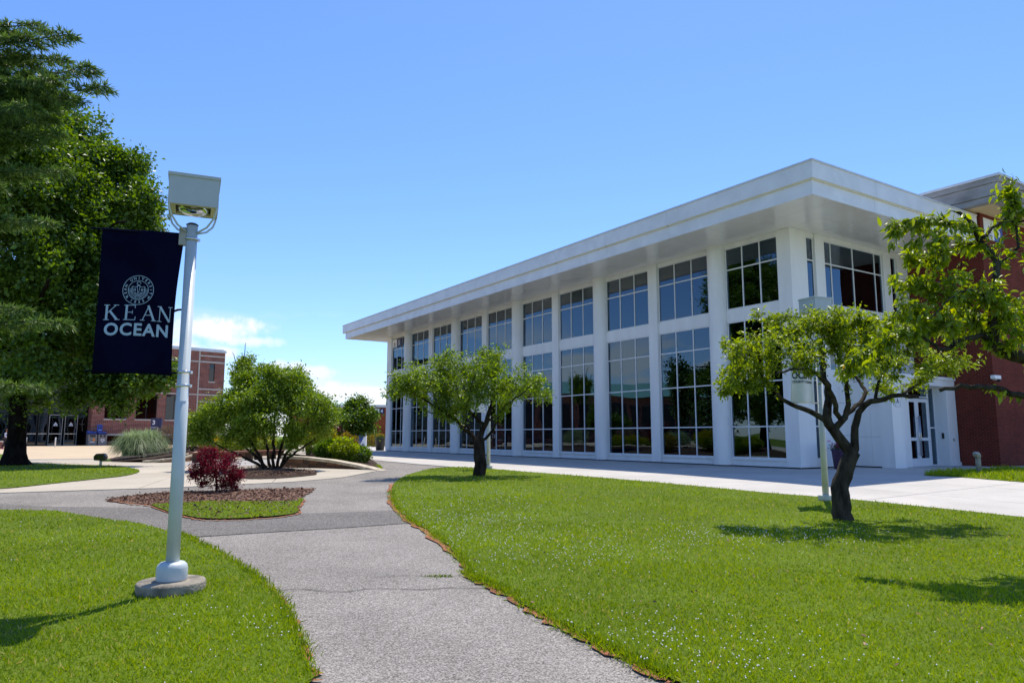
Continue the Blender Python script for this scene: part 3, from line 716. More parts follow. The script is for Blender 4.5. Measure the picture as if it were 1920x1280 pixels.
# bark chips
def chips(poly, n, label, off):
    A = np.array(poly); Q = np.stack([rng.uniform(A[:, 0].min(), A[:, 0].max(), n), rng.uniform(A[:, 1].min(), A[:, 1].max(), n)], 1); Q = Q[inpoly(Q, poly)]; n = len(Q)
    P_ = np.stack([Q[:, 0], Q[:, 1], gv(Q[:, 1]) + off + rng.random(n) * .02], 1); D = rng.normal(size=(n, 3)) * np.array([1, 1, .35])
    V, F, T = leaves(P_, D, .02 + .07 * rng.random(n) ** 2, .4, tint=rng.random(n) ** 1.6)
    tag(link('bark_chips', np_mesh('bark_chips', V, F, T, chip_mat)), label, 'mulch', None, 'stuff')
chips(isl_mulch, 14000, 'loose bark chips on the island of the red maple', .026)
chips(mul2, 4000, 'loose dark bark chips round the many stemmed tree', .1)
# dry fallen bits on the near lawn
def litter(n):
    Q = np.stack([rng.uniform(-4, 7, n), rng.uniform(4.6, 13, n)], 1); Q = Q[inpoly(Q, lawn_right)]; n = len(Q)
    P_ = np.stack([Q[:, 0], Q[:, 1], gv(Q[:, 1]) + .07], 1)
    V, F, T = leaves(P_, rng.normal(size=(n, 3)) * np.array([1, 1, .2]), .03 + .03 * rng.random(n), .45, tint=.4 + .6 * rng.random(n))
    tag(link('fallen_leaves', np_mesh('fallen_leaves', V, F, T, chip_mat)), 'dry brown fallen leaves scattered on the right hand lawn', 'leaves', None, 'stuff')
litter(160)

# ------------------------------------------------------------------ text and small graphics
def text_mesh(txt, size, ext=.002, bold=0, align='CENTER', m=None, sx=1.0, name='lettering', space=1.0):
    cu = bpy.data.curves.new('t', 'FONT'); cu.body = txt; cu.size = size; cu.extrude = ext; cu.offset = bold; cu.align_x = align; cu.align_y = 'CENTER'; cu.space_character = space; cu.resolution_u = 4
    o = bpy.data.objects.new('t', cu); col.objects.link(o); bpy.context.view_layer.update()
    dg = bpy.context.evaluated_depsgraph_get(); me = bpy.data.meshes.new_from_object(o.evaluated_get(dg)); bpy.data.objects.remove(o); bpy.data.curves.remove(cu)
    me.name = name; me.materials.clear(); me.materials.append(m); 
    if sx != 1.0: me.transform(Matrix.Diagonal((sx, 1, 1, 1)))
    return me
XZ = Matrix.Rotation(math.pi / 2, 4, 'X')            # text plane (x,y) -> (x,z), facing -Y
def put_text(txt, size, x, z, y, parent, m, bold=0, sx=1.0, name='lettering', Mx=None, ext=.002, space=1.0):
    me = text_mesh(txt, size, ext, bold, m=m, sx=sx, name=name, space=space)
    me.transform(Matrix.Translation((x, y, z)) @ XZ if Mx is None else Mx @ Matrix.Translation((x, y, z)) @ XZ)
    return link(name, me, parent)
def sail(b, x, z, s, y=0, flip=1):
    """a small sailing-boat emblem: two sails and a hull, in the x-z plane"""
    for poly in ([(-.05, .1), (-.05, 1.0), (-.55, .1)], [(.02, .1), (.02, .8), (.45, .1)], [(-.7, .0), (.6, .0), (.42, -.14), (-.5, -.14)]):
        b.prism([(x + px_ * s * flip, z + pz_ * s) for px_, pz_ in poly], y - .003, y + .003, axis='y')

# ------------------------------------------------------------------ the white hall
VX0_ = 3.29; LEN = 36.0; PITCHB = 3.61; WID = 7.9
hall = thing('exhibition_hall', 'long white two storey hall with tall gridded windows and a deep flat overhanging roof', 'building', (BC.x, BC.y, .4), BANG)
# local frame: +X into the building (along the short front), +Y along the long glazed side, outside is X<0 (long side) and Y<0 (short side)
Z1, Z2, Z3, Z4, Z5, Z6, Z7, Z8 = .35, 1.53, 3.2, 4.7, 5.61, 6.1, 7.7, 8.58
SOF = 8.74
unit_pane = MB().box(-.006, .006, 0, 1, 0, 1).mesh('pane', glass)
unit_pane_x = MB().box(0, 1, -.006, .006, 0, 1).mesh('pane', glass)
def window_long(y0, y1, zs, cols, parent, axis='Y', off=0.0, name='window', sgn=1, pm=None):
    """mullioned window. axis 'Y': runs along Y in plane X=off; axis 'X': along X in plane Y=off"""
    b = MB(); fw, md = .046, .05
    ys_ = [y0 + (y1 - y0) * c for c in cols] if max(cols) <= 1.001 else list(cols)
    def bar(a0, a1, z0, z1, d0, d1):
        if axis == 'Y': b.box(off + d0, off + d1, a0, a1, z0, z1)
        else: b.box(a0, a1, off + d0, off + d1, z0, z1)
    zz = list(zs); D0, D1 = -.03, .09
    for i, y in enumerate(ys_):
        h = fw if 0 < i < len(ys_) - 1 else fw
        a0 = y - h / 2; a1 = y + h / 2
        if i == 0: a0, a1 = y, y + h
        if i == len(ys_) - 1: a0, a1 = y - h, y
        bar(a0, a1, zz[0], zz[-1], D0, D1)
    for i, z in enumerate(zz):
        z0, z1 = z - fw / 2, z + fw / 2
        if i == 0: z0, z1 = z, z + fw
        if i == len(zz) - 1: z0, z1 = z - fw, z
        for k in range(len(ys_) - 1):
            bar(ys_[k] + (fw if k == 0 else fw / 2), ys_[k + 1] - (fw if k == len(ys_) - 2 else fw / 2), z0, z1, D0 + .002, D1 - .002)
    fr_ = b.build(name, frame_white, parent)
    for k in range(len(ys_) - 1):
        for i in range(len(zz) - 1):
            a0 = ys_[k] + (fw if k == 0 else fw / 2); a1 = ys_[k + 1] - (fw if k == len(ys_) - 2 else fw / 2)
            z0 = zz[i] + (fw if i == 0 else fw / 2); z1 = zz[i + 1] - (fw if i == len(zz) - 2 else fw / 2)
            p = link('pane', (pm or unit_pane) if axis == 'Y' else (pm or unit_pane_x), fr_)
            if axis == 'Y': p.location = (off, a0, z0); p.scale = (1, a1 - a0, z1 - z0)
            else: p.location = (a0, off, z0); p.scale = (a1 - a0, 1, z1 - z0)
            tilt = random.gauss(0, .0016)
            if axis == 'Y': p.rotation_euler = (0, tilt, random.gauss(0, .0016))
            else: p.rotation_euler = (tilt, 0, random.gauss(0, .0016))
    return fr_
cols_c = [3.35 + PITCHB * k for k in range(9)]       # pier centres, odd ones round
edges = [.46]
for k, c_ in enumerate(cols_c):
    hw = .4 if k % 2 == 0 else .27
    edges += [c_ - hw, c_ + hw]
edges.append(35.2)
for i in range(10):
    y0, y1 = edges[2 * i], edges[2 * i + 1]; y0 += .02; y1 -= .02
    window_long(y0, y1, [Z1, Z2, Z3, Z4, Z5], [0, 1 / 3, 2 / 3, 1], hall)
    window_long(y0, y1, [Z6, Z7, Z8], [0, 1 / 3, 2 / 3, 1], hall)
# piers, spandrels, sills as panels
b = MB()
for i in range(10):
    y0, y1 = edges[2 * i], edges[2 * i + 1]
    for z0, z1, nm in ((.075, Z1, 'sill_panel'), (Z5, Z6, 'spandrel_panel'), (Z8, SOF, 'head_panel')):
        q_ = MB().box(-.05, .14, y0 + .002, y1 - .002, z0, z1)
        if nm == 'sill_panel': q_.box(-.1, -.05, y0 + .01, y1 - .01, z1 - .06, z1 - .005)
        q_.build(nm, white_panel, hall)
    for z0, z1 in ((Z1, Z5), (Z6, Z8)):
        for a0, a1 in ((y0 - .018, y0 - .001), (y1 + .001, y1 + .018)):
            MB().box(-.04, .14, a0, a1, z0 + .002, z1 - .002).build('window_jamb', white_panel, hall)
for k, c_ in enumerate(cols_c):
    if k % 2 == 0:
        q_ = MB(); n = 20
        for z0, z1, rr in ((.075, Z5 + .06, .4), (Z5 + .09, SOF - .14, .4), (Z5 + .06, Z5 + .09, .385), (SOF - .14, SOF - .1, .43), (SOF - .1, SOF, .41)):
            poly = [(-.05 - rr * .85 * math.sin(math.pi * t / n), c_ - rr * math.cos(math.pi * t / n)) for t in range(n + 1)] + [(.14, c_ + rr), (.14, c_ - rr)]
            o = len(q_.v); q_.prism(poly, z0, z1)
        q_.build('round_pier', white_panel, hall)
    else:
        MB().box(-.13, .14, c_ - .27, c_ + .27, .075, SOF).build('flat_pier', white_panel, hall, .012)
MB().box(-.13, .14, 35.2, 36.0, .075, SOF).build('corner_pier', white_panel, hall, .012)
# corner pier at the near corner wraps both sides
q_ = MB(); q_.prism([(-.13, -.13), (.85, -.13), (.85, .14), (.14, .14), (.14, .46), (-.13, .46)], .075, SOF); q_.build('corner_pier', white_panel, hall, .012)
# short front (Y = 0, outside Y<0)
fx = [(.85, 1.42), (2.0, 6.05), (6.6, 7.1)]
window_long(.88, 1.4, [Z1, Z2, Z3, Z4, Z5], [0, 1], hall, 'X')
window_long(.88, 1.4, [Z6, Z7, Z8], [0, 1], hall, 'X')
window_long(2.02, 6.03, [Z6, Z7, Z8], [2.02, 2.5, 3.97, 5.5, 6.03], hall, 'X')
window_long(2.02, 6.03, [3.6, Z4, Z5], [2.02, 2.5, 3.97, 5.5, 6.03], hall, 'X')
window_long(6.62, 7.08, [3.6, Z4, Z5], [0, 1], hall, 'X'); window_long(6.62, 7.08, [Z6, Z7, Z8], [0, 1], hall, 'X')
for x0, x1 in ((1.42, 2.0), (6.05, 6.6), (7.1, 7.9)):
    for z0, z1 in ((.075, Z5 + .2), (Z5 + .21, SOF)): MB().box(x0, x1, -.1, .14, z0, z1).build('wall_panel', white_panel, hall, .008)
for x0, x1 in ((.85, 1.42), (2.0, 6.05), (6.6, 7.1)):
    MB().box(x0 + .002, x1 - .002, -.06, .14, Z5, Z6).build('spandrel_panel', white_panel, hall)
    MB().box(x0 + .002, x1 - .002, -.06, .14, Z8, SOF).build('head_panel', white_panel, hall)
MB().box(.852, 1.418, -.06, .14, .075, Z1).build('sill_panel', white_panel, hall)
for x0, x1 in ((2.0, 3.29),):
    for z0, z1 in ((.075, 1.2), (1.21, 2.4), (2.41, 3.6)): MB().box(x0 + .003, x1 - .003, -.06, .14, z0, z1).build('wall_panel', white_panel, hall)
MB().box(3.3, 7.9, -.05, .14, 3.3, 3.6).build('wall_panel', white_panel, hall)
# far end wall glazing
for k in range(3):
    x0, x1 = .3 + 2.5 * k, .3 + 2.5 * k + 2.3
    window_long(x0, x1, [Z1, Z2, Z3, Z4, Z5], [0, .5, 1], hall, 'X', off=35.9); window_long(x0, x1, [Z6, Z7, Z8], [0, .5, 1], hall, 'X', off=35.9)
b = MB()
for z0, z1 in ((0, Z1), (Z5, Z6), (Z8, SOF)): b.box(.14, 7.9, 35.85, 36.0, z0, z1)
for x in (.15, 2.6, 5.1, 7.6): b.box(x, x + .2 if x < 7 else 7.9, 35.83, 36.02, 0, SOF)
b.build('end_wall', white_panel, hall)
# black strip painted as the shade in the gap at the wall foot
MB().box(-.03, .12, -.03, 35.98, 0, .074).box(.121, 3.28, -.03, .1, 0, .074).box(VX0_ + .02, VX0_ + .1, -1.5, -.031, 0, .074).build('base_gap_shade', gap_shade, hall)
# inside
MB().box(.15, 7.9, .15, 35.8, -.02, .012).build('interior_floor', interior_floor, hall)
q_ = MB().box(7.55, 7.85, .15, 28.5, .012, SOF); q_.build('interior_wall', interior_wall, hall)
q_ = MB()
q_.box(2.6, 7.5, 11.0, 28.0, Z5, Z5 + .45); q_.box(4.2, 4.4, 14, 27.5, .012, Z5)
q_.box(.2, 7.5, 4.2, 4.4, .012, 3.0)
q_.build('interior_floor_slab', interior_dark, hall)
q_ = MB()
for k in range(8): q_.lathe([(.22, .012), (.22, SOF)], 12, cx=1.6, cy=2.4 + 4.2 * k)
q_.build('interior_columns', interior_wall, hall)
MB().box(.15, 7.9, .15, 35.8, SOF - .02, SOF - .005).build('ceiling', interior_dark, hall)
# tables and a bench seen dimly inside
inner = mat('interior_furniture', (.2, .14, .08), .6, .3, 3)
for k in range(9):
    x_, y_ = 2.9 + 1.4 * (k % 2), 6.5 + 3.1 * k
    MB().lathe([(.25, .02), (.04, .05), (.04, .72), (.55, .73), (.55, .76)], 14, cx=x_, cy=y_).build('table', inner, hall)
    for sx in (-.75, .75): MB().box(x_ + sx - .2, x_ + sx + .2, y_ - .2, y_ + .2, .42, .47).box(x_ + sx * 1.25 - .02, x_ + sx * 1.25 + .02, y_ - .2, y_ + .2, .47, .85).box(x_ + sx - .03, x_ + sx + .03, y_ - .03, y_ + .03, .02, .42).build('chair', inner, hall)
# roof canopy
XA, XB, YA, YB = -2.69, 7.55, -2.83, 38.3
q_ = MB().box(XA + .05, 7.9, YA + .05, YB - .05, SOF + .03, 9.6); q_.build('roof_deck', fascia_white, hall)
# soffit panels
def soff(x0, x1, y0, y1): MB().box(x0 + .008, x1 - .008, y0 + .008, y1 - .008, SOF + .001, SOF + .02).build('soffit_panel', soffit_white, hall)
ycuts = [-2.65, -.15] + [c_ for c_ in [1.55] + cols_c] + [36.0, 38.5, 41.05]
ycuts = sorted(set([-2.79, -.05, 1.6] + cols_c + [36.0, 38.25]))
for a_, b_ in zip(ycuts[:-1], ycuts[1:]):
    if b_ <= 36.01:
        soff(-2.65, -1.4, a_, b_); soff(-1.4, -.05, a_, b_)
    else:
        for xx in (-2.65, -1.4, 0, 2.6, 5.2): soff(xx, {-2.65: -1.4, -1.4: 0, 0: 2.6, 2.6: 5.2, 5.2: 7.9}[xx], a_, b_)
for a_, b_ in ((-.05, 1.4), (1.4, 3.6), (3.6, 5.8), (5.8, 7.9)):
    soff(a_, b_, -2.79, -1.4); soff(a_, b_, -1.4, -.05)
# fascia in two tiers, panelled
FZ = [SOF - .02, 9.19, 9.23, 9.78]
yc = [YA] + [c_ for c_ in cols_c if True] + [36, YB]
for a_, b_ in zip(yc[:-1], yc[1:]):
    MB().box(XA, XA + .06, a_ + (.0 if a_ == YA else .004), b_ - (.004 if b_ != YB else 0), FZ[0], FZ[1]).build('fascia_panel', fascia_white, hall)
    e0, e1 = (a_ - .1 if a_ == YA else a_ + .004), (b_ + .4 if b_ == YB else b_ - .004)
    MB().box(XA - .1, XA + .04, e0, e1, FZ[2], FZ[3]).build('fascia_panel', fascia_white, hall)
    MB().box(XA - .05, XA + .05, e0 + .05, e1, FZ[1], FZ[2]).build('fascia_ledge', ledge_cream, hall)
xc = [XA + .062, .8, 4.3, 7.9]
for a_, b_ in zip(xc[:-1], xc[1:]):
    MB().box(a_ + (0 if a_ < -2 else .004), b_ - .004, YA, YA + .06, FZ[0], FZ[1]).build('fascia_panel', fascia_white, hall)
    MB().box(a_ + (-.02 if a_ < -2 else .004), b_ - .004, YA - .1, YA + .04, FZ[2], FZ[3]).build('fascia_panel', fascia_white, hall)
    MB().box(a_ + (-.01 if a_ < -2 else .004), b_ - .004, YA - .05, YA + .05, FZ[1], FZ[2]).build('fascia_ledge', ledge_cream, hall)
MB().box(XA + .062, 7.9, YB - .06, YB, FZ[0], FZ[1]).build('fascia_panel', fascia_white, hall)
MB().box(XA + .042, 7.9, YB + .26, YB + .4, FZ[2], FZ[3]).build('fascia_panel', fascia_white, hall)
MB().box(XA - .13, 7.9, YA - .13, YB + .43, 9.78, 9.84).build('roof_cap', metal_trim, hall)

# entrance vestibule
VX0, VX1, VY = 3.29, 7.96, -1.58
for z0, z1 in ((0.075, 1.15), (1.157, 2.3), (2.307, 3.35)):
    for a_, b_ in ((VY, -.75), (-.743, -.06)):
        MB().box(VX0, VX0 + .1, a_, b_, z0, z1).build('vestibule_panel', white_panel, hall)
MB().box(VX0 - .04, VX1 + .03, VY - .05, -.06, 3.35, 3.47).build('vestibule_roof', white_panel, hall, .01)
MB().box(VX0 + .002, VX0 + .7, VY - .002, VY + .5, .12, 3.1).box(VX0 - .02, VX0 + .73, VY - .03, VY + .5, 0, .12).build('entrance_pier', white_panel, hall, .008)
MB().box(VX0 + 3.95, VX0 + 4.67, VY, VY + 1.45, .16, 3.1).box(VX0 + 3.93, VX0 + 4.7, VY - .04, VY + 1.45, 0, .16).build('entrance_pier', white_panel, hall, .008)
MB().box(VX0 + .002, VX0 + 4.67, VY, VY + .5, 3.102, 3.348).build('entrance_lintel', white_panel, hall)
DY = VY + .47
dx0 = VX0 + .72; dxm = VX0 + 2.6; dx1 = VX0 + 3.46; sl1 = VX0 + 3.94
dx0 = VX0 + 1.72
MB().box(VX0 + .7, dx0, VY + .3, VY + .6, 0, 3.1).build('entrance_side_panel', white_panel, hall)
def door(x0, x1, hs):
    b = MB(); s_ = .13
    b.box(x0, x0 + s_, DY, DY + .05, .02, 2.62); b.box(x1 - s_, x1, DY, DY + .05, .02, 2.62)
    for z0, z1 in ((.02, .33), (1.0, 1.12), (2.48, 2.62)): b.box(x0 + s_, x1 - s_, DY + .001, DY + .049, z0, z1)
    d_ = b.build('door', frame_white, hall, .004)
    for z0, z1 in ((.33, 1.0), (1.12, 2.48)):
        p = link('pane', unit_pane_x, d_); p.location = (x0 + s_, DY + .025, z0); p.scale = (x1 - x0 - 2 * s_, 1, z1 - z0)
    hx = x1 - .05 if hs > 0 else x0 + .05
    h_ = MB().tube([(hx, DY - .07, .42), (hx, DY - .07, 1.95)], .017, 8)
    for zz in (.5, 1.87): h_.tube([(hx, DY - .07, zz), (hx, DY, zz)], .012, 6)
    h_.build('handle', chrome, d_)
xm = (dx0 + dx1) / 2
door(dx0 + .01, xm - .004, 1); door(xm + .004, dx1 - .01, -1)
window_long(dx0, dx1, [2.66, 3.1], [0, 1], hall, 'X', off=DY + .03)
window_long(dx1 + .01, sl1, [.03, 1.5, 3.1], [0, 1], hall, 'X', off=DY + .03)
MB().box(VX0 + .11, VX1 - .05, -.3, -.08, .01, 3.3).build('vestibule_back', interior_wall, hall)
MB().box(VX0 + .11, VX1, VY + .5, -.3, .0, .015).build('vestibule_floor', interior_floor, hall)
# door letter plate, card reader and call box
pl_ = MB().box(0, .36, -.012, 0, -.19, .19).build('door_sign', print_white, None); pl_.location = Vector(hall.matrix_world @ Vector((0, 0, 0)))
pl_.parent = hall; pl_.location = (VX0 + .2, VY - .004, 2.42)
put_text('A', .26, .18, 0.02, -.016, pl_, navy_paint, bold=.004)
MB().box(.01, .35, -.016, -.0125, -.18, -.172).box(.01, .35, -.016, -.0125, .172, .18).box(.01, .018, -.016, -.0125, -.172, .172).box(.342, .35, -.016, -.0125, -.172, .172).build('sign_border', navy_paint, pl_)
MB().box(VX0 + 3.92, VX0 + 3.948, VY + .18, VY + .26, 1.08, 1.3).build('card_reader', black_paint, hall)
MB().box(VX0 + 4.22, VX0 + 4.32, VY - .03, VY - .002, .98, 1.08).build('push_plate', grey_metal, hall)

# building number stuck in the far upper window
def number_sign(name, label, M, w, h, num, m_num, parent=None, split=.5, logo=True, small=None):
    b = MB().box(0, w * split, -.02, 0, 0, h); o = b.build(name, print_white, parent)
    tag(o, label if parent is None else None, 'sign' if parent is None else None); o.matrix_local = M
    MB().box(w * split + .001, w, -.02, 0, 0, h).build('number_panel', m_num, o)
    q_ = MB(); sail(q_, w * split * .52, h * .36, h * .34, -.024); q_.build('emblem', navy_paint, o)
    q_ = MB().prism([(w * split * .56, h * .40), (w * split * .56, h * .62), (w * split * .74, h * .40)], -.030, -.0245, axis='y'); q_.build('emblem_sail', red_paint, o)
    put_text(num, h * .82, w * (split + 1) / 2, h * .5, -.023, o, print_white, bold=h * .018, name='number')
    put_text('OCEAN', h * .17, w * split * .5, h * .19, -.023, o, navy_paint, bold=.002)
    put_text('COUNTY COLLEGE', h * .055, w * split * .5, h * .07, -.023, o, navy_paint)
    return o
# faces -X (long side); sign x runs toward -Y
Mloc = Matrix.Translation((-.075, 35.1, Z7 + .14)) @ Matrix.Rotation(-math.pi / 2, 4, 'Z')
num5 = number_sign('number_sign', '', Mloc, 1.62, .62, '5', navy_paint, hall, .5)

# ------------------------------------------------------------------ red brick wing on the right
def loc2w(x, y, z=0): return Vector((BC.x + Wd[0] * x + U[0] * y, BC.y + Wd[1] * x + U[1] * y, .4 + z))
CY = -3.0
wing = thing('brick_wing', 'red brick building at the right edge with a heavy weathered concrete cornice', 'building', loc2w(8.0, CY), BANG)
TOP = 9.93
MB().box(0, 24, 0, 22, -.1, TOP).build('wall', brick_right, wing)
ov = 1.25
def ring(b, x0, y0, z0, z1):   # cornice tier as solid slab
    b.box(x0, 25, y0, 23, z0, z1)
MB().box(-ov + .1, 25, -ov + .1, 23, TOP + .01, TOP + .06).build('cornice_soffit', tan_soffit, wing)
for k in range(6):
    y0 = -ov + .02 + k * 3.8; 
    for (o0, z0, z1) in ((.06, TOP - .02, TOP + .2), (.0, TOP + .21, TOP + .66), (-.06, TOP + .67, TOP + .86)):
        ya = y0 if k else -ov + o0
        MB().box(-ov + o0, -ov + o0 + .35, ya + .01, y0 + 3.79, z0, z1).build('cornice_panel', weather_concrete, wing, .01)
for k in range(6):
    x0 = -ov + .37 + k * 3.8
    for (o0, z0, z1) in ((.06, TOP - .02, TOP + .2), (.0, TOP + .21, TOP + .66), (-.06, TOP + .67, TOP + .86)):
        MB().box(x0 + .01 + o0, x0 + 3.79 + o0, -ov + o0, -ov + o0 + .35, z0, z1).build('cornice_panel', weather_concrete, wing, .01)
MB().box(-ov - .12, 25, -ov - .12, 23, TOP + .865, TOP + .96).build('cornice_cap', metal_trim, wing)
MB().box(-ov + .4, 25, -ov + .4, 23, TOP + .07, TOP + .86).build('roof_deck', weather_concrete, wing)
ns = number_sign('wall_sign', 'white and blue number sign high on the red brick wing at the right', Matrix.Translation(loc2w(8.0 + .23, CY - .01, 8.93)) @ Matrix.Rotation(BANG, 4, 'Z'), 1.55, .84, '6', blue_paint, None, .52)
# security camera on the brick corner
sc_ = thing('security_camera', 'white boxy security camera with dark dome on the brick corner', 'camera', loc2w(8.0, CY, 3.4), BANG)
MB().box(-.28, .26, -.16, -.01, -.06, .08).build('housing', print_white, sc_, .01)
MB().lathe([(.001, -.17), (.05, -.15), (.075, -.1), (.08, -.062)], 14, cx=.17, cy=-.1).build('dome', black_paint, sc_)
MB().box(-.1, .05, -.1, .0, -.11, -.061).build('bracket', grey_metal, sc_)

# ------------------------------------------------------------------ brick building on the left
A3 = Vector((-48.41, 86.87, .4)); D3 = (math.sin(R(44.5)), math.cos(R(44.5))); ANG3 = math.atan2(D3[1], D3[0])
b3 = thing('brick_building', 'red brick building with pale stone bands and dark windows behind the lamp post', 'building', A3, ANG3)
S1 = 13.8; H3 = 12.2
def wall_open(x0, x1, z0, z1, holes, y=0, t=.35):
    xs = sorted(set([x0, x1] + [h[0] for h in holes] + [h[1] for h in holes])); zs = sorted(set([z0, z1] + [h[2] for h in holes] + [h[3] for h in holes])); b = MB()
    for a_, b_ in zip(xs[:-1], xs[1:]):
        run = None
        for c_, d_ in zip(zs[:-1], zs[1:]):
            mx_, mz_ = (a_ + b_) / 2, (c_ + d_) / 2
            if any(h[0] < mx_ < h[1] and h[2] < mz_ < h[3] for h in holes): continue
            b.box(a_, b_, y, y + t, c_, d_)
    return b
holes3 = [(-.5, 1.9, 3.2, 6.4), (2.98, 5.46, 3.2, 6.35), (6.49, 8.6, 3.2, 6.35), (6.6, 8.9, 8.4, 10.7), (2.6, 4.9, 8.4, 10.7), (-1.1, 1.3, 8.4, 10.7), (11.75, 12.5, 8.3, 10.65), (11.75, 12.5, 3.3, 5.4), (-.55, 1.85, .12, 1.2), (3.0, 5.4, .12, 1.2), (6.5, 8.8, .12, 1.2)]
wall_open(-1.85, S1, -.1, H3, holes3).build('wall', brick_left, b3)
MB().box(-1.85, -1.5, .35, 14, -.1, H3).box(S1 - .35, S1, .35, 14, -.1, H3).box(-1.85, S1, 14, 14.3, -.1, H3).build('side_walls', brick_left, b3)
MB().box(-1.6, S1 - .2, .3, 14, H3 - .2, H3 - .02).build('roof', weather_concrete, b3)
MB().box(-1.49, S1 - .36, .9, 13.9, 0, .05).box(-1.49, S1 - .36, .9, 13.9, 7.0, 7.4).box(-1.49, S1 - .36, 2.9, 3.0, 0.05, 11.9).build('interior', interior_dark, b3)
for h in holes3:
    f_ = MB(); x0, x1, z0, z1 = h; w_ = .07
    f_.box(x0, x0 + w_, .12, .2, z0, z1).box(x1 - w_, x1, .12, .2, z0, z1).box(x0 + w_, x1 - w_, .12, .2, z0, z0 + w_).box(x0 + w_, x1 - w_, .12, .2, z1 - w_, z1)
    if x1 - x0 > 1.5 and z1 - z0 > 2: f_.box((x0 + x1) / 2 - .03, (x0 + x1) / 2 + .03, .121, .199, z0 + w_, z1 - w_)
    w3 = f_.build('window', black_paint, b3)
    p = MB().box(x0 + w_, x1 - w_, .155, .165, z0 + w_, z1 - w_).build('pane', dark_glass, w3)
    if z0 > 2: MB().box(x0 - .06, x1 + .06, -.06, .11, z0 - .16, z0 - .002).build('sill', limestone, w3)
BT = .03
for x0, x1, z, hh in ((-1.85, 10.3, 10.75, .17), (10.5, S1 + .0, 10.75, .2), (10.5, S1, 11.55, .18), (10.5, S1, 7.15, .18), (10.5, S1, 6.4, .18), (10.5, S1, 5.5, .16), (-1.85, 10.3, 6.42, .16), (-1.85, 10.3, 1.22, .16)):
    MB().box(x0, x1, -BT, -.001, z, z + hh).build('stone_band', limestone, b3)
MB().box(10.32, 10.48, -.035, -.002, 2.4, H3).build('downpipe', limestone, b3)
MB().box(-1.95, S1 + .12, -.15, .5, H3 + .002, H3 + .2).box(-1.95, S1 + .06, -.08, .5, H3 + .202, H3 + .34).build('coping', metal_trim, b3)
MB().box(-1.95, S1 + .04, .55, 14.4, H3 + .002, H3 + .5).build('parapet', metal_trim, b3)
MB().box(8.85, 9.15, -.2, -.002, 5.95, 6.25).build('wall_light', limestone, b3)
# glazed entrance bay, left of the brick
ent = thing('glass_entrance', 'dark glazed entrance bay with double doors in the shade of the big tree', 'building', A3, ANG3)
fr_ = MB(); fr_.box(-22, -1.9, .9, 12, 4.6, 5.0).box(-22, -1.9, 1.0, 12, 9.2, 9.5).box(-22, -1.9, .8, 12, 12.2, 12.7); fr_.build('floor_edge', black_paint, ent)
MB().box(-22, -1.9, 6, 6.2, 0, 12).build('back_wall', interior_dark, ent)
MB().box(-22, -1.9, 1.3, 6, 0, .03).build('floor', interior_dark, ent)
gb = MB()
for k in range(14): x = -21.9 + k * 1.53; gb.box(x, x + .09, 1.2, 1.32, 4.9, 12.2)
for z in (6.3, 7.7, 10.6): gb.box(-22, -1.9, 1.21, 1.31, z, z + .08)
gb.build('curtain_frame', black_paint, ent)
teal = glass_mat('teal_glass', (.1, .3, .3), 1.7, (.6, .95, 1.0))
for k in range(13):
    x = -21.9 + k * 1.53
    for z0, z1 in ((5.0, 6.3), (6.38, 7.7), (7.78, 9.2), (9.5, 10.6), (10.68, 12.2)):
        p = MB().box(x + .09, x + 1.53, 1.25, 1.26, z0, z1).build('pane', teal if k % 4 == 1 else dark_glass, ent)
def edoor(x0, x1, logo=True):
    f_ = MB().box(x0 + .04, x0 + .1, 1.2, 1.28, .05, 3.6).box(x1 - .1, x1 - .04, 1.2, 1.28, .05, 3.6).box(x0 + .1, x1 - .1, 1.2, 1.28, 3.52, 3.6).box(x0 + .1, x1 - .1, 1.2, 1.28, .05, .16)
    d_ = f_.build('door', grey_metal if logo else black_paint, ent)
    MB().box(x0 + .1, x1 - .1, 1.235, 1.245, .16, 3.52).build('pane', dark_glass, d_)
    MB().box(x0 + .1, x1 - .1, 1.12, 1.17, 1.35, 1.43).build('push_bar', chrome, d_)
    if logo:
        q_ = MB(); sail(q_, (x0 + x1) / 2, 2.35, .42, 1.2); q_.build('emblem', print_white, d_)
def far_block():
    o = thing('far_building', 'low dark building with a green metal roof beyond the left edge', 'building', A3, ANG3)
    MB().box(-62, -22.2, 1, 13, 0, 7.6).build('wall', brick_left, o)
    for k in range(12): w_ = MB().box(-61 + k * 3.2, -58.6 + k * 3.2, .9, .99, 1, 6.4).build('window', black_paint, o)
    MB().prism([(.2, 7.62), (13.8, 7.62), (7, 10.2)], -62.8, -22.2, axis='x').build('roof', mat('copper_green', (.16, .36, .3), .6, .15, 2), o)
far_block()
edoor(-5.9, -4.45); edoor(-4.3, -2.9); edoor(-8.4, -7.0, False); edoor(-6.95, -5.95, False)
MB().box(-22, -8.45, 1.22, 1.26, .05, 4.6).box(-2.85, -1.9, 1.22, 1.26, .05, 4.6).box(-8.4, -2.9, 1.22, 1.26, 3.62, 4.6).build('pane', dark_glass, ent)

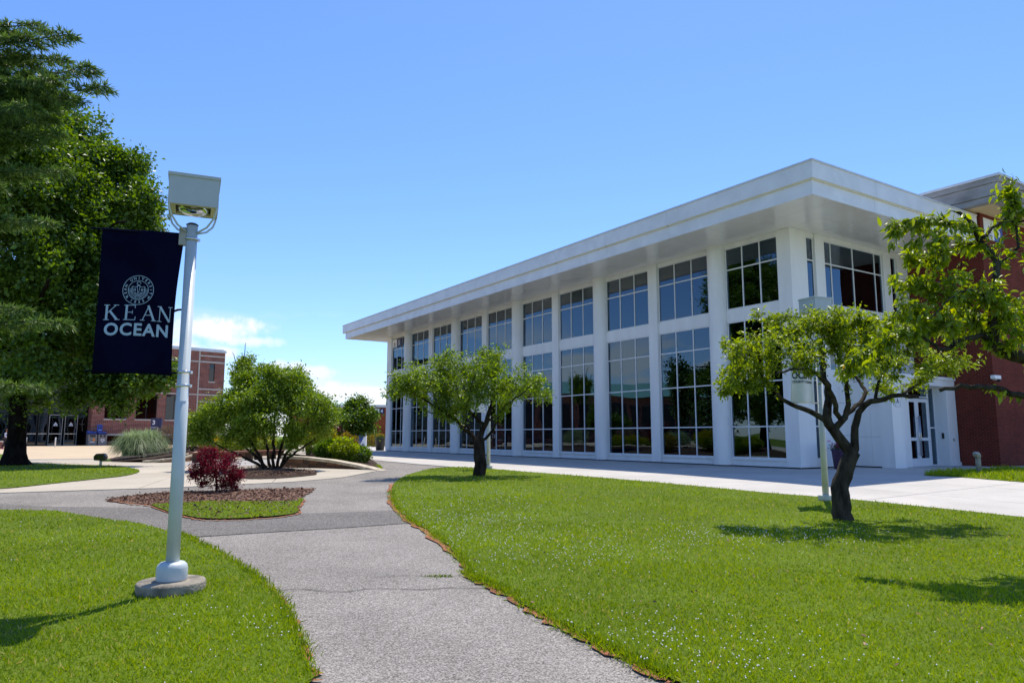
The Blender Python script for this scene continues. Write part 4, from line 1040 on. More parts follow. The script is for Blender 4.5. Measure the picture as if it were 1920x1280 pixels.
# ------------------------------------------------------------------ building four in the distance
b4c = gp(697, 832.5); b4 = thing('low_brick_building', 'low orange red brick building with white coping beyond the end of the white hall', 'building', (b4c.x, b4c.y, .4), R(8))
MB().box(0, 14, 0, 12, -.1, 5.05).build('wall', brick_far, b4)
MB().box(-11, -.003, 1.4, 12, -.1, 5.05).build('wall', brick_far, b4)
MB().box(-11.1, 14, -.12, 12.2, 5.052, 5.4).build('coping', metal_trim, b4)
MB().box(-8.6, -6.9, 3, 5, 5.4, 7.0).build('rooftop_unit', grey_metal, b4)
number_sign('wall_sign', 'small white and navy number sign on the far orange brick building', Matrix.Translation((b4c.x + .25, b4c.y - .0, 4.55)) @ Matrix.Rotation(R(8), 4, 'Z') @ Matrix.Translation((0, -.03, 0)), 1.34, .76, '4', navy_paint, None, .5)

# ------------------------------------------------------------------ stone retaining walls
def stone_wall(name, label, pts, heights, courses=2, flip=1, thick=.3, over=.05, cop_len=1.1):
    c0 = Vector((pts[0][0], pts[0][1], 0)); root = thing(name, label, 'wall', (c0.x, c0.y, g(c0.y)))
    P_ = smooth_poly([p[:2] for p in pts], False, 6); n = len(P_); L_ = [0]
    for a_, b_ in zip(P_[:-1], P_[1:]): L_.append(L_[-1] + math.hypot(b_[0] - a_[0], b_[1] - a_[1]))
    def sample(s_):
        s_ = min(max(s_, 0), L_[-1])
        for i in range(n - 1):
            if L_[i + 1] >= s_:
                f = (s_ - L_[i]) / max(1e-6, L_[i + 1] - L_[i]); a_, b_ = Vector(P_[i]), Vector(P_[i + 1]); p = a_.lerp(b_, f); d = (b_ - a_).normalized()
                break
        hf = s_ / L_[-1] * (len(heights) - 1); k = min(int(hf), len(heights) - 2); h = heights[k] + (heights[k + 1] - heights[k]) * (hf - k)
        return p, Vector((-d.y, d.x)) * flip, h
    def slab(s0, s1, z0f, z1f, o0, o1):
        vs_ = []
        for s_ in (s0, s1):
            p, nrm, h = sample(s_)
            for off, zf in ((o0, z0f), (o1, z0f), (o1, z1f), (o0, z1f)):
                q_ = p + nrm * off; vs_.append((q_.x - c0.x, q_.y - c0.y, g(p.y) - g(c0.y) + zf(h)))
        return MB().add(vs_, [(0, 1, 2, 3), (7, 6, 5, 4), (0, 4, 5, 1), (1, 5, 6, 2), (2, 6, 7, 3), (3, 7, 4, 0)])
    ct = .1
    # core
    s_ = 0; core = MB(); st = .8
    while s_ < L_[-1] - .01:
        e_ = min(s_ + st, L_[-1]); t_ = slab(s_, e_, lambda h: -.1, lambda h: max(h - ct - .004, -.05), .03, thick); core.add(t_.v, t_.f); s_ = e_
    core.build('core', stone_dark, root)
    s_ = 0
    while s_ < L_[-1] - .01:
        e_ = min(s_ + cop_len * random.uniform(.85, 1.15), L_[-1])
        j = random.uniform(-.006, .006)
        slab(s_ + .006, e_ - .006, lambda h: h - ct + j, lambda h: h + j, -over, thick + over).build('coping_stone', coping_stone, root, .012); s_ = e_
    for c_ in range(courses):
        s_ = random.uniform(0, .1)
        while s_ < L_[-1] - .1:
            ln = random.uniform(.28, .62); e_ = min(s_ + ln, L_[-1]); f0, f1 = c_ / courses, (c_ + 1) / courses
            _, _, h = sample((s_ + e_) / 2)
            if (h - ct) > .07:
                pr = random.uniform(-.03, 0)
                slab(s_ + .008, e_ - .008, lambda h: max(0, h - ct) * f0 + .006, lambda h: max(0, h - ct) * f1 - .006, pr, .029).build('stone', random.choice([stone_brown, stone_brown, stone_dark]), root, .01)
            s_ = e_
    return root
wl = gpts([(199, 867), (262, 868), (328, 867), (380, 863), (430, 859), (480, 856), (530, 853)])
stone_wall('retaining_wall', 'low curved stone wall with pale coping left of centre, behind the lamp post', [(-15.6, 32.8)] + wl[1:], [.04, .2, .42, .48, .5, .52, .55], 2, 1)
wr = gpts([(527, 876.5), (580, 877.5), (640, 879.5), (712, 882.5)])
stone_wall('retaining_wall', 'low stone wall tapering down to the path, in front of the clipped shrubs', wr, [.45, .4, .24, .02], 2, 1)
def bed(name, front, back, zf, zb, m, label):
    F_ = smooth_poly([p[:2] for p in front], False, 6); B_ = smooth_poly([p[:2] for p in back], False, 6)
    n = 24; b = MB()
    def smp(P_, t):
        f = t * (len(P_) - 1); k = min(int(f), len(P_) - 2); f -= k; return (P_[k][0] + (P_[k + 1][0] - P_[k][0]) * f, P_[k][1] + (P_[k + 1][1] - P_[k][1]) * f)
    def hz(z, t):
        f = t * (len(z) - 1); k = min(int(f), len(z) - 2); f -= k; return z[k] + (z[k + 1] - z[k]) * f
    m_ = 8; vs_ = []
    for i in range(n + 1):
        t = i / n; a_, b_ = smp(F_, t), smp(B_, t); za, zb_ = hz(zf, t), hz(zb, t)
        for j in range(m_ + 1):
            s_ = j / m_; x, y = a_[0] + (b_[0] - a_[0]) * s_, a_[1] + (b_[1] - a_[1]) * s_
            vs_.append((x, y, g(y) + za + (zb_ - za) * s_ + random.uniform(-.01, .01)))
    b.add(vs_, [(i * (m_ + 1) + j, (i + 1) * (m_ + 1) + j, (i + 1) * (m_ + 1) + j + 1, i * (m_ + 1) + j + 1) for i in range(n) for j in range(m_)], True)
    tag(b.build(name, m), label, None, None, 'structure')
def shift(pts, dx, dy): return [(p[0] + dx, p[1] + dy) for p in pts]
bed('planting_bed', shift(wl, 0, .38), gpts([(200, 862), (240, 856), (300, 851), (350, 846), (400, 843), (470, 840), (530, 837)]), [.02, .14, .33, .38, .4, .42, .45], [.03, .12, .3, .36, .4, .4, .4], mulch_shaded, None)
bed('planting_bed', shift(wr, 0, .3), gpts([(545, 848), (600, 846), (660, 852), (706, 868)]), [.4, .36, .2, .03], [.3, .4, .2, .03], mulch_shaded, None)
bed('ramp_path', gpts([(531, 871), (536, 853)]), gpts([(572, 874), (578, 853)]), [.47, .5], [.45, .5], concrete_cream, None)
# curved bench below the wall
def curved_bench(label, pts, group):
    P_ = smooth_poly(pts, False, 4); c0 = Vector((P_[0][0], P_[0][1], .4)); root = thing('bench', label, 'bench', c0, 0)
    n = len(P_); top = MB(); leg_pts = []
    vs_ = []
    for i, p in enumerate(P_):
        a_, b_ = Vector(P_[max(i - 1, 0)]), Vector(P_[min(i + 1, n - 1)]); d = (b_ - a_).normalized(); nr = Vector((-d.y, d.x))
        for off, z in ((-.25, .4), (.25, .4), (.25, .47), (-.25, .47)): q_ = Vector(p) + nr * off; vs_.append((q_.x - c0.x, q_.y - c0.y, z))
    fs = [(0, 1, 2, 3)] + [tuple((n - 1) * 4 + k for k in (3, 2, 1, 0))]
    for i in range(n - 1):
        for k in range(4): fs.append((i * 4 + k, i * 4 + (k + 1) % 4, (i + 1) * 4 + (k + 1) % 4, (i + 1) * 4 + k))
    top.add(vs_, fs).build('seat', wood_red, root)
    for i in (1, n // 2, n - 2):
        p = P_[i]; MB().box(p[0] - c0.x - .15, p[0] - c0.x + .15, p[1] - c0.y - .15, p[1] - c0.y + .15, 0, .398).build('leg', stone_dark, root)
    return root
curved_bench('reddish curved bench below the stone wall, left of the many stemmed tree', gpts([(362, 868), (400, 866), (440, 864.5), (472, 863)]), None)
curved_bench('reddish curved bench below the stone wall, partly behind the many stemmed stems', gpts([(478, 862.7), (510, 861), (535, 860)]), None)
# ------------------------------------------------------------------ lamp posts and banners
def make_lamp(label, loc, rz, paint, base_h=.13, pole_r0=.064, pole_r1=.055, beige=lamp_beige, disc=.32, collar_round=True, group='white lamp posts with boxy lamp heads'):
    root = thing('lamp_post', label, 'lamp post', loc, rz, group)
    prof = [(disc * .97, -.05), (disc, .02), (disc, base_h - .02), (disc * .97, base_h), (.16, base_h + .004)]
    MB().lathe(prof, 36).build('footing', old_concrete, root)
    if collar_round:
        MB().lathe([(.142, base_h + .004), (.145, base_h + .02), (.145, base_h + .12), (.135, base_h + .155), (.11, base_h + .178), (.075, base_h + .185)], 32).build('base_cover', paint, root)
    else:
        MB().lathe([(.142, base_h + .004), (.148, base_h + .03), (.148, base_h + .1), (.142, base_h + .12), (.075, base_h + .125)], 8).build('base_cover', paint, root)
    H_ = 3.75
    MB().lathe([(pole_r0, base_h + .1), (pole_r0 - .003, 1.9), (pole_r1 + .003, 1.902), (pole_r1, H_)], 24).build('pole', paint, root)
    MB().lathe([(pole_r1 + .004, H_), (pole_r1 + .006, H_ + .01), (pole_r1 * .7, H_ + .025), (.01, H_ + .03)], 20).build('pole_cap', black_paint, root)
    hb, ht, hw, hd = 3.91, 4.235, .24, .22
    # box head open below with recessed lens
    q_ = MB().box(-hw, hw, -hd, -hd + .02, hb, ht).box(-hw, hw, hd - .02, hd, hb, ht).box(-hw, -hw + .02, -hd + .02, hd - .02, hb, ht).box(hw - .02, hw, -hd + .02, hd - .02, hb, ht)
    hd_ = q_.build('lamp_head', lamp_grey, root)
    MB().box(-hw - .012, hw + .012, -hd - .012, hd + .012, ht - .03, ht + .005).build('lid', lamp_grey, hd_, .004)
    b = MB(); w_ = .07
    b.box(-hw + .021, hw - .021, -hd + .021, -hd + w_, hb + .004, hb + .03).box(-hw + .021, hw - .021, hd - w_, hd - .021, hb + .004, hb + .03)
    b.box(-hw + .021, -hw + w_, -hd + w_, hd - w_, hb + .004, hb + .03).box(hw - w_, hw - .021, -hd + w_, hd - w_, hb + .004, hb + .03)
    b.build('bezel', beige, hd_)
    b = MB(); n = 9
    prof = [(.15 * math.cos(math.pi / 2 * k / 7), hb + .02 - .07 * math.sin(math.pi / 2 * k / 7)) for k in range(8)]; prof[-1] = (.004, prof[-1][1]); b.lathe(prof, 28, cap=False); b.build('lens', lens_glass, hd_)
    b = MB().lathe([(.15, hb + .03), (.12, hb + .12), (.06, hb + .17), (.04, hb + .2)], 24, cap=False); b.build('reflector', grey_metal, hd_)
    MB().lathe([(.03, hb + .04), (.045, hb + .08), (.03, hb + .14)], 12).build('bulb', lens_glass, hd_)
    MB().box(-hw + .03, hw - .03, -hd + .03, hd - .03, hb + .2, ht - .04).build('ballast', grey_metal, hd_)
    for sx in (-1, 1):
        for sy in (-1, 1):
            MB().tube([(sx * .045, sy * .02, 3.67), (sx * .14, sy * .1, 3.72), (sx * .2, sy * .17, 3.80), (sx * .225, sy * .2, 3.88), (sx * .228, sy * .205, 3.97)], .0105, 7).build('arm', paint, root)
    return root
L1 = gp(320, 1113)
lamp1 = make_lamp('tall white lamp post nearest the camera on a round concrete footing in the left lawn', L1, R(24), pole_paint)
L2 = gp(1549, 941)
lamp2 = make_lamp('white lamp post standing behind the crooked tree on the right lawn', L2, R(24), pole_paint_old, base_h=.025, collar_round=False, disc=.3)
L3 = gp(916, 880)
lamp3 = make_lamp('white lamp post behind the tree in front of the hall, at the far lawn edge', L3, R(24), pole_paint_old, base_h=.025, collar_round=False, disc=.3)
for x, zz in ((0, 2.2), (0, 2.06), (0, 3.6)):
    for lp in (lamp1,):
        c_ = MB().lathe([(.066, zz - .012), (.069, zz - .01), (.069, zz + .01), (.066, zz + .012)], 20); c_.box(.04, .085, -.012, .012, zz - .014, zz + .014); c_.build('clamp_band', chrome, lp)

def banner_cloth(w, h, fold=.0, curl=0.0, pinch=.03, nx=24, nz=36):
    b = MB(); vs_ = []
    for j in range(nz + 1):
        v = j / nz; z = -h * v
        for i in range(nx + 1):
            u = i / nx; x = -w * (1 - u)
            x2 = x - pinch * math.sin(math.pi * v) * u ** 3 - .05 * v * u          # right edge drawn in
            y = fold * math.sin(2.3 * math.pi * u + 1.5 * v) * (.3 + .7 * v) + curl * (1 - u) ** 2 * math.sin(math.pi * (.15 + .8 * v)) + .006 * math.sin(14 * v + 5 * u)
            vs_.append((x2, y, z + .012 * math.sin(3 * u) * v))
    b.add(vs_, [(j * (nx + 1) + i, j * (nx + 1) + i + 1, (j + 1) * (nx + 1) + i + 1, (j + 1) * (nx + 1) + i) for j in range(nz) for i in range(nx)], True)
    return b
def cloth_y(w, h, fold, curl, x, z):
    v = -z / h; u = 1 + x / w
    return fold * math.sin(2.3 * math.pi * u + 1.5 * v) * (.3 + .7 * v) + curl * (1 - u) ** 2 * math.sin(math.pi * (.15 + .8 * v)) + .006 * math.sin(14 * v + 5 * u)
def drape(me, w, h, fold, curl, pinch):
    for v in me.vertices:
        x, z = v.co.x, v.co.z; u = 1 + x / w; vv = -z / h
        v.co.y += cloth_y(w, h, fold, curl, x, z); v.co.x = x - pinch * math.sin(math.pi * vv) * max(u, 0) ** 3 - .05 * vv * u; v.co.z = z + .012 * math.sin(3 * u) * vv
# --- near navy banner
bw, bh = .775, 1.5; FO, CU, PI_ = .018, .045, .03
ban = thing('banner', 'dark navy banner with a round crest and pale lettering on the nearest lamp post', 'banner', L1 + Vector((0, 0, 3.66)), R(19))
off = empty('hanger', (-.1, 0, 0), 0, ban)
off.name = 'banner_cloth_mount'
bpy.data.objects.remove(off)
def bput(me, name, m=None):
    me.transform(Matrix.Translation((-.065, 0, 0))); return link(name, me, ban)
b = banner_cloth(bw, bh, FO, CU, PI_); cm = b.mesh('cloth', navy_cloth); o = bput(cm, 'cloth'); so = o.modifiers.new('s', 'SOLIDIFY'); so.thickness = .002
def graphic(fn, name, m):
    b = MB(); fn(b); me = b.mesh(name, m); drape(me, bw, bh, FO, CU, PI_); 
    return bput(me, name)
GY = -.004
def seg(b, x0, z0, x1, z1, w):
    d = Vector((x1 - x0, z1 - z0)); n = Vector((-d.y, d.x)).normalized() * w / 2
    b.prism([(x0 + n.x, z0 + n.y), (x0 - n.x, z0 - n.y), (x1 - n.x, z1 - n.y), (x1 + n.x, z1 + n.y)], GY - .002, GY, axis='y')
def arc(b, cx, cz, r, a0, a1, w, n=40, sx=1):
    for k in range(n):
        t0, t1 = R(a0 + (a1 - a0) * k / n), R(a0 + (a1 - a0) * (k + 1) / n)
        b.prism([(cx + sx * (r - w / 2) * math.cos(t0), cz + (r - w / 2) * math.sin(t0)), (cx + sx * (r + w / 2) * math.cos(t0), cz + (r + w / 2) * math.sin(t0)), (cx + sx * (r + w / 2) * math.cos(t1), cz + (r + w / 2) * math.sin(t1)), (cx + sx * (r - w / 2) * math.cos(t1), cz + (r - w / 2) * math.sin(t1))], GY - .002, GY, axis='y')
# lettering positions: u across, v down (fractions of the banner)
def bx(u): return -bw * (1 - u)
def bz(v): return -bh * v
def serif_word(b):
    hgt = .152; z0 = bz(.633); tk, tn, sr = .022, .008, .007
    def se(x, z, w): seg(b, x - w / 2, z, x + w / 2, z, sr)
    xs = {'K': bx(.12), 'E': bx(.37), 'A': bx(.58), 'N': bx(.8)}
    x = xs['K']; seg(b, x, z0, x, z0 + hgt, tk); se(x, z0, .055); se(x, z0 + hgt, .055); seg(b, x + .008, z0 + hgt * .46, x + .088, z0 + hgt, tn); seg(b, x + .03, z0 + hgt * .6, x + .105, z0, tk); se(x + .09, z0 + hgt, .05); se(x + .108, z0, .05)
    x = xs['E']; seg(b, x, z0, x, z0 + hgt, tk); seg(b, x - .026, z0, x + .088, z0, sr); seg(b, x - .026, z0 + hgt, x + .084, z0 + hgt, sr); seg(b, x, z0 + hgt * .52, x + .06, z0 + hgt * .52, sr); seg(b, x + .088, z0 - .003, x + .092, z0 + .035, sr); seg(b, x + .084, z0 + hgt + .003, x + .084, z0 + hgt - .03, sr); seg(b, x + .06, z0 + hgt * .4, x + .06, z0 + hgt * .64, sr * .8)
    x = xs['A']; seg(b, x, z0, x + .057, z0 + hgt, tn); seg(b, x + .05, z0 + hgt * 1.02, x + .115, z0, tk); seg(b, x + .022, z0 + hgt * .36, x + .088, z0 + hgt * .36, sr); se(x, z0, .045); se(x + .115, z0, .052)
    x = xs['N']; seg(b, x, z0, x, z0 + hgt, tn); seg(b, x, z0 + hgt, x + .104, z0, tk); seg(b, x + .108, z0, x + .108, z0 + hgt, tn); se(x, z0, .045); se(x - .006, z0 + hgt, .042); se(x + .108, z0 + hgt, .045)
graphic(serif_word, 'serif_lettering', print_blue)
me = text_mesh('OCEAN', .168, .001, .0045, m=print_blue, sx=1.0, name='bold_lettering', space=1.12)
vx = [v.co.x for v in me.vertices]; wd = max(vx) - min(vx); cxm = (max(vx) + min(vx)) / 2
for v in me.vertices: v.co.x = (v.co.x - cxm) * (.635 / wd)
for v in me.vertices: v.co.y *= 1.04
me.transform(Matrix.Translation((bx(.515), GY - .001, bz(.703))) @ XZ); drape(me, bw, bh, FO, CU, PI_); bput(me, 'bold_lettering')
CX, CZ, CR = bx(.495), bz(.425), .152
def seal(b):
    arc(b, CX, CZ, CR, 0, 360, .005, 64); arc(b, CX, CZ, CR * .66, 0, 360, .0045, 48)
    s_ = CR
    # open book
    for sx in (-1, 1):
        seg(b, CX + sx * .015, CZ - .03, CX + sx * .06, CZ - .022, .004); seg(b, CX + sx * .06, CZ - .022, CX + sx * .06, CZ + .04, .004); seg(b, CX + sx * .06, CZ + .04, CX + sx * .015, CZ + .032, .004)
        seg(b, CX + sx * .066, CZ - .03, CX + sx * .066, CZ + .036, .003); seg(b, CX + sx * .03, CZ - .014, CX + sx * .03, CZ + .02, .005); seg(b, CX + sx * .044, CZ - .014, CX + sx * .044, CZ + .022, .005); seg(b, CX + sx * .024, CZ + .003, CX + sx * .05, CZ + .005, .003)
    # torch
    seg(b, CX - .014, CZ + .045, CX - .003, CZ - .04, .004); seg(b, CX + .014, CZ + .045, CX + .003, CZ - .04, .004); seg(b, CX - .018, CZ + .046, CX + .018, CZ + .046, .006); seg(b, CX - .012, CZ + .055, CX + .012, CZ + .055, .004)
    arc(b, CX, CZ + .074, .014, -30, 260, .004, 14, 1.3)
    # shield and scrolls
    arc(b, CX, CZ, .066, 200, 340, .004, 20); arc(b, CX, CZ, .078, 195, 345, .0035, 22); arc(b, CX, CZ - .005, .088, 190, 350, .0035, 24)
    arc(b, CX, CZ - .01, .045, 205, 335, .004, 16); arc(b, CX, CZ - .018, .03, 200, 340, .004, 12)
    for sx in (-1, 1): arc(b, CX + sx * .084, CZ + .004, .012, 0, 360, .0035, 14); seg(b, CX + sx * .07, CZ - .01, CX + sx * .094, CZ - .01, .004); seg(b, CX + sx * .02, CZ - .085, CX + sx * .024, CZ - .066, .003)
    for k in (-1, 1): arc(b, CX + k * .106, CZ - .080, .004, 0, 360, .006, 8)
graphic(seal, 'crest', print_blue)
def ring_text(txt, r, a0, a1, size, outward=True):
    for i, ch in enumerate(txt):
        if ch == ' ': continue
        a = a0 + (a1 - a0) * i / (len(txt) - 1)
        me = text_mesh(ch, size, .001, .0008, m=print_blue, name='crest_letter')
        rot = R(a - 90) if outward else R(a + 90)
        me.transform(Matrix.Translation((CX + r * math.cos(R(a)), GY - .001, CZ + r * math.sin(R(a)))) @ XZ @ Matrix.Rotation(rot, 4, 'Z'))
        drape(me, bw, bh, FO, CU, PI_); bput(me, 'crest_letter')
ring_text('KEAN UNIVERSITY', CR * .83, 212, -30, .036)
ring_text('1855', CR * .83, 242, 298, .036, False)
MB().tube([(.0, .012, -.02), (-.94, .012, -.02)], .009, 8).build('top_arm', navy_cloth, ban)
MB().tube([(.0, .014, -1.47), (-.9, .014, -1.47)], .008, 8).build('bottom_arm', navy_cloth, ban)
MB().box(-.12, -.05, -.03, .03, -.13, .06).build('bracket', grey_metal, ban)
# --- white banners on the two other lamp posts
def white_banner(label, loc, rz, w=.72):
    r_ = thing('banner', label, 'banner', loc, rz, 'white banners on lamp posts')
    h = 1.5; fo, cu, pi = .045, -.03, .03
    me = banner_cloth(w, h, fo, cu, pi).mesh('cloth', white_cloth); me.transform(Matrix.Translation((-.09, 0, 0))); o = link('cloth', me, r_); s_ = o.modifiers.new('s', 'SOLIDIFY'); s_.thickness = .002
    def put(me, name):
        drape(me, w, h, fo, cu, pi); me.transform(Matrix.Translation((-.09, 0, 0))); link(name, me, r_)
    for txt, size, z, bold in (('OCEAN', .2, -.93, .007), ('COUNTY COLLEGE', .068, -1.06, .0015)):
        me = text_mesh(txt, size, .001, bold, m=black_paint, name='lettering'); vx = [v.co.x for v in me.vertices]; wd = max(vx) - min(vx)
        for v in me.vertices: v.co.x *= (w * .88) / wd
        me.transform(Matrix.Translation((-w * .5, -.004, z)) @ XZ); put(me, 'lettering')
    b = MB().prism([(-w * .9, -.8), (-w * .55, -.8), (-w * .55, -.3)], -.006, -.004, axis='y'); put(b.mesh('blue_sail', navy_paint), 'blue_sail')
    b = MB().prism([(-w * .5, -.8), (-w * .25, -.8), (-w * .5, -.45)], -.006, -.004, axis='y'); put(b.mesh('red_sail', red_paint), 'red_sail')
    MB().tube([(0, 0, -.01), (-w - .1, 0, -.01)], .011, 8).build('top_arm', metal_trim, r_)
    MB().tube([(0, 0, -h + .02), (-w - .08, 0, -h + .02)], .009, 8).build('bottom_arm', metal_trim, r_)
    return r_
white_banner('white banner with a two sail emblem and black lettering behind the crooked right hand tree', L2 + Vector((0, 0, 3.5)), R(26))
white_banner('white banner half hidden by the leaves of the tree in front of the hall', L3 + Vector((0, 0, 3.5)), R(40))

# ------------------------------------------------------------------ bollard light, flood light
o = thing('bollard_light', 'grey metal bollard light with a hooded top in the grass bed by the brick wing', 'bollard light', gp(1836, 889), R(40))
MB().lathe([(.075, -.05), (.075, .5), (.07, .52)], 18).build('post', grey_metal, o)
MB().tube([(0, 0, .5), (0, -.0, .56), (-.06, -.0, .61), (-.18, -.0, .62), (-.21, 0, .60)], [.085, .09, .095, .088, .05], 14).build('hood', grey_metal, o)
MB().box(-.19, -.07, -.05, .05, .535, .55).build('lens', lens_glass, o)
o = thing('flood_light', 'black ground flood light on a short stake at the tip of the left stone wall', 'flood light', gp(188, 878), R(15))
MB().lathe([(.03, -.05), (.03, .12), (.045, .12), (.045, .3)], 12).build('stake', metal_trim, o)
MB().prism([(-.2, .3), (.16, .28), (.2, .42), (.12, .55), (-.14, .54), (-.22, .44)], -.15, .15, axis='y').build('housing', black_paint, o, .02)
MB().box(-.17, .12, -.152, -.15, .33, .5).build('lens', lens_glass, o)

# ------------------------------------------------------------------ planters by the hall
def planter(label, loc, r, h, fm):
    o = thing('planter', label, 'planter', loc, 0)
    MB().lathe([(r * .7, 0), (r * .75, .02), (r * .95, h * .9), (r, h * .92), (r, h), (r * .88, h), (r * .86, h - .06), (.01, h - .06)], 24).build('pot', black_paint if fm is lf_dark else pot_m, o)
    n = 420; P_ = rng.normal(size=(n, 3)) * np.array([r * .45, r * .45, .06]) + np.array([0, 0, h + .02]); V, F, T = leaves(P_, rng.normal(size=(n, 3)) + np.array([0, 0, 1.2]), .06 + .05 * rng.random(n), .5, shape=0)
    link('foliage', np_mesh('foliage', V, F, T, lf_dark), o)
    if fm is not lf_dark:
        n = 120; P_ = rng.normal(size=(n, 3)) * np.array([r * .5, r * .5, .06]) + np.array([0, 0, h + .11]); V, F, T = leaves(P_, rng.normal(size=(n, 3)) + np.array([0, 0, .6]), .05 + .03 * rng.random(n), .9)
        link('flowers', np_mesh('flowers', V, F, T, flower_pink), o)
pot_m = mat('pot_plum', (.06, .03, .07), .5, .2, 6)
pp = loc2w(2.0, -.75)
planter('tall dark plum pot with pink flowers against the white wall behind the crooked tree', at(1576, 872, pp.y).xyz * 1 if False else Vector((at(1577, 877, 25.7).x, 25.7, .4)), .3, .72, flower_pink)
planter('dark pot standing at the far left corner of the white hall', Vector((gp(722, 845).x - .5, 57.5, .4)), .42, 1.0, lf_dark)

# ------------------------------------------------------------------ sail shaped monument
o = thing('sail_monument', 'white and blue sail shaped monument sign beyond the clipped shrubs', 'monument', gp(676, 841), R(-6))
h = 2.1
curve = [(-.75 + 1.15 * (1 - math.cos(t * math.pi / 2)) * 1.0, .05 + h * math.sin(t * math.pi / 2) ** 1.0 * t) for t in [k / 14 for k in range(15)]]
cv = [(-.1 + .45 * math.sin(t * math.pi / 2 * .9) , h * (1 - math.cos(t * math.pi / 2))) for t in [k / 12 for k in range(13)]]
MB().prism([(-.28, 0), (.52, 0), (.52, h)] + [(.5 - .78 * ((1 - k / 12) ** 2.0), h * k / 12) for k in range(12, -1, -1)], -.12, .12, axis='y').build('white_sail', print_white, o)
MB().prism([(-1.4, .0), (-.3, .0)] + [(.47 - .78 * ((1 - k / 12) ** 2.0), h * k / 12) for k in range(0, 12)] + [(-1.4, h * .93)], -.09, .09, axis='y').build('blue_panel', blue_paint, o)
q_ = MB(); sail(q_, .26, .28, .24, -.125); q_.build('emblem', navy_paint, o)

# ------------------------------------------------------------------ totem sign, blue sign, bins, posts
A3f = lambda s, d=0: Vector((A3.x + D3[0] * s + D3[1] * d, A3.y + D3[1] * s - D3[0] * d, .4))
tp = Vector((at(291, 840, 60).x, 60, .4))
o = thing('totem_sign', 'tall navy totem sign with a white numeral in front of the brick building', 'sign', tp, R(10))
MB().box(-.42, .12, -.12, .12, 0, 2.62).build('panel', navy_paint, o); MB().box(.121, .16, -.16, .16, 0, 1.9).build('spine', print_white, o); MB().box(.161, .4, -.12, .12, 0, 2.6).build('side_panel', navy_paint, o)
put_text('3', .5, -.2, 2.25, -.122, o, print_white, bold=.012, name='number')
put_text('BUILDING', .1, -.16, 1.85, -.122, o, print_white, bold=.002)
o = thing('blue_sign', 'small bright blue wall sign with four pictograms on the brick building', 'sign', A3f(-.9, .04) + Vector((0, 0, 1.75)), ANG3)
MB().box(-.27, .27, -.05, 0, 0, .72).build('plate', blue_sign, o)
q_ = MB()
for x in (-.12, .12):
    for z in (.3, .55): q_.box(x - .09, x + .09, -.056, -.051, z - .1, z + .1)
q_.build('pictograms', navy_paint, o); MB().box(-.2, .2, -.056, -.051, .07, .12).build('text_line', print_white, o)
for i, (s_, lab) in enumerate(((-3.6, 'grey litter bin with a blue lid and orange sticker, left one of the pair'), (-2.55, 'grey recycling bin with a blue lid and white arrows, right one of the pair'))):
    # bins stand well in front of the entrance
    o = thing('recycling_bin', lab, 'bin', A3f(s_ + 1.6, 1.2), ANG3, 'pair of bins')
    MB().box(-.47, .47, -.4, .4, 0, 1.3).build('body', bin_grey, o, .04); MB().prism([(-.45, 1.3), (.45, 1.3), (.45, 1.62), (-.45, 1.75)], .0, .5, M=Matrix.Rotation(0, 4, 'Z'), axis='y').build('back_lid', blue_paint, o)
    MB().box(-.46, .46, -.38, .4, 1.301, 1.45).build('lid', navy_paint, o)
    if i == 0: MB().box(-.3, .3, -.41, -.405, 1.02, 1.25).build('slot', black_paint, o); MB().box(.05, .25, -.41, -.405, .55, .85).build('sticker', mat('orange', (.8, .25, .03), .6, .1, 5), o); MB().box(-.25, .2, -.41, -.405, .4, .48).build('text_line', print_white, o)
    else:
        q_ = MB().lathe([(.13, 0), (.13, .01)], 16, M=Matrix.Translation((-.2, -.41, 1.13)) @ Matrix.Rotation(math.pi / 2, 4, 'X')).lathe([(.13, 0), (.13, .01)], 16, M=Matrix.Translation((.2, -.41, 1.13)) @ Matrix.Rotation(math.pi / 2, 4, 'X')); q_.build('slot', black_paint, o)
        b = MB()
        for k in range(3):
            a = R(90 + 120 * k)
            M_ = Matrix.Translation((0, -.408, .62)) @ Matrix.Rotation(a, 4, 'Y')
            b.box(.08, .2, -.003, .003, -.13, .0, M_); b.prism([(.03, 0.0), (.25, 0.0), (.14, .12)], -.0031, .0031, M_, axis='y')
        b.build('arrows', print_white, o)
for px_, lab in ((48, 'white post standing in front of the dark entrance, just right of the big trunk'), (103, 'white post in front of the entrance doors, further right')):
    p_ = at(px_, 840, 74); o = thing('white_post', lab, 'post', (p_.x, 74, .4), 0, 'white posts before the entrance'); MB().lathe([(.06, 0), (.06, .95), (.045, 1.0)], 10).build('shaft', white_post_mat, o)
# low brick wall and walker at the far left
p_ = gp(-14, 842); o = thing('low_brick_wall', 'bit of low brick wall with pale coping at the left edge', 'wall', p_, 0)
MB().box(-3, .7, 0, .4, 0, .62).build('wall', brick_left, o); MB().box(-3.05, .75, -.05, .45, .621, .74).build('coping', limestone, o)

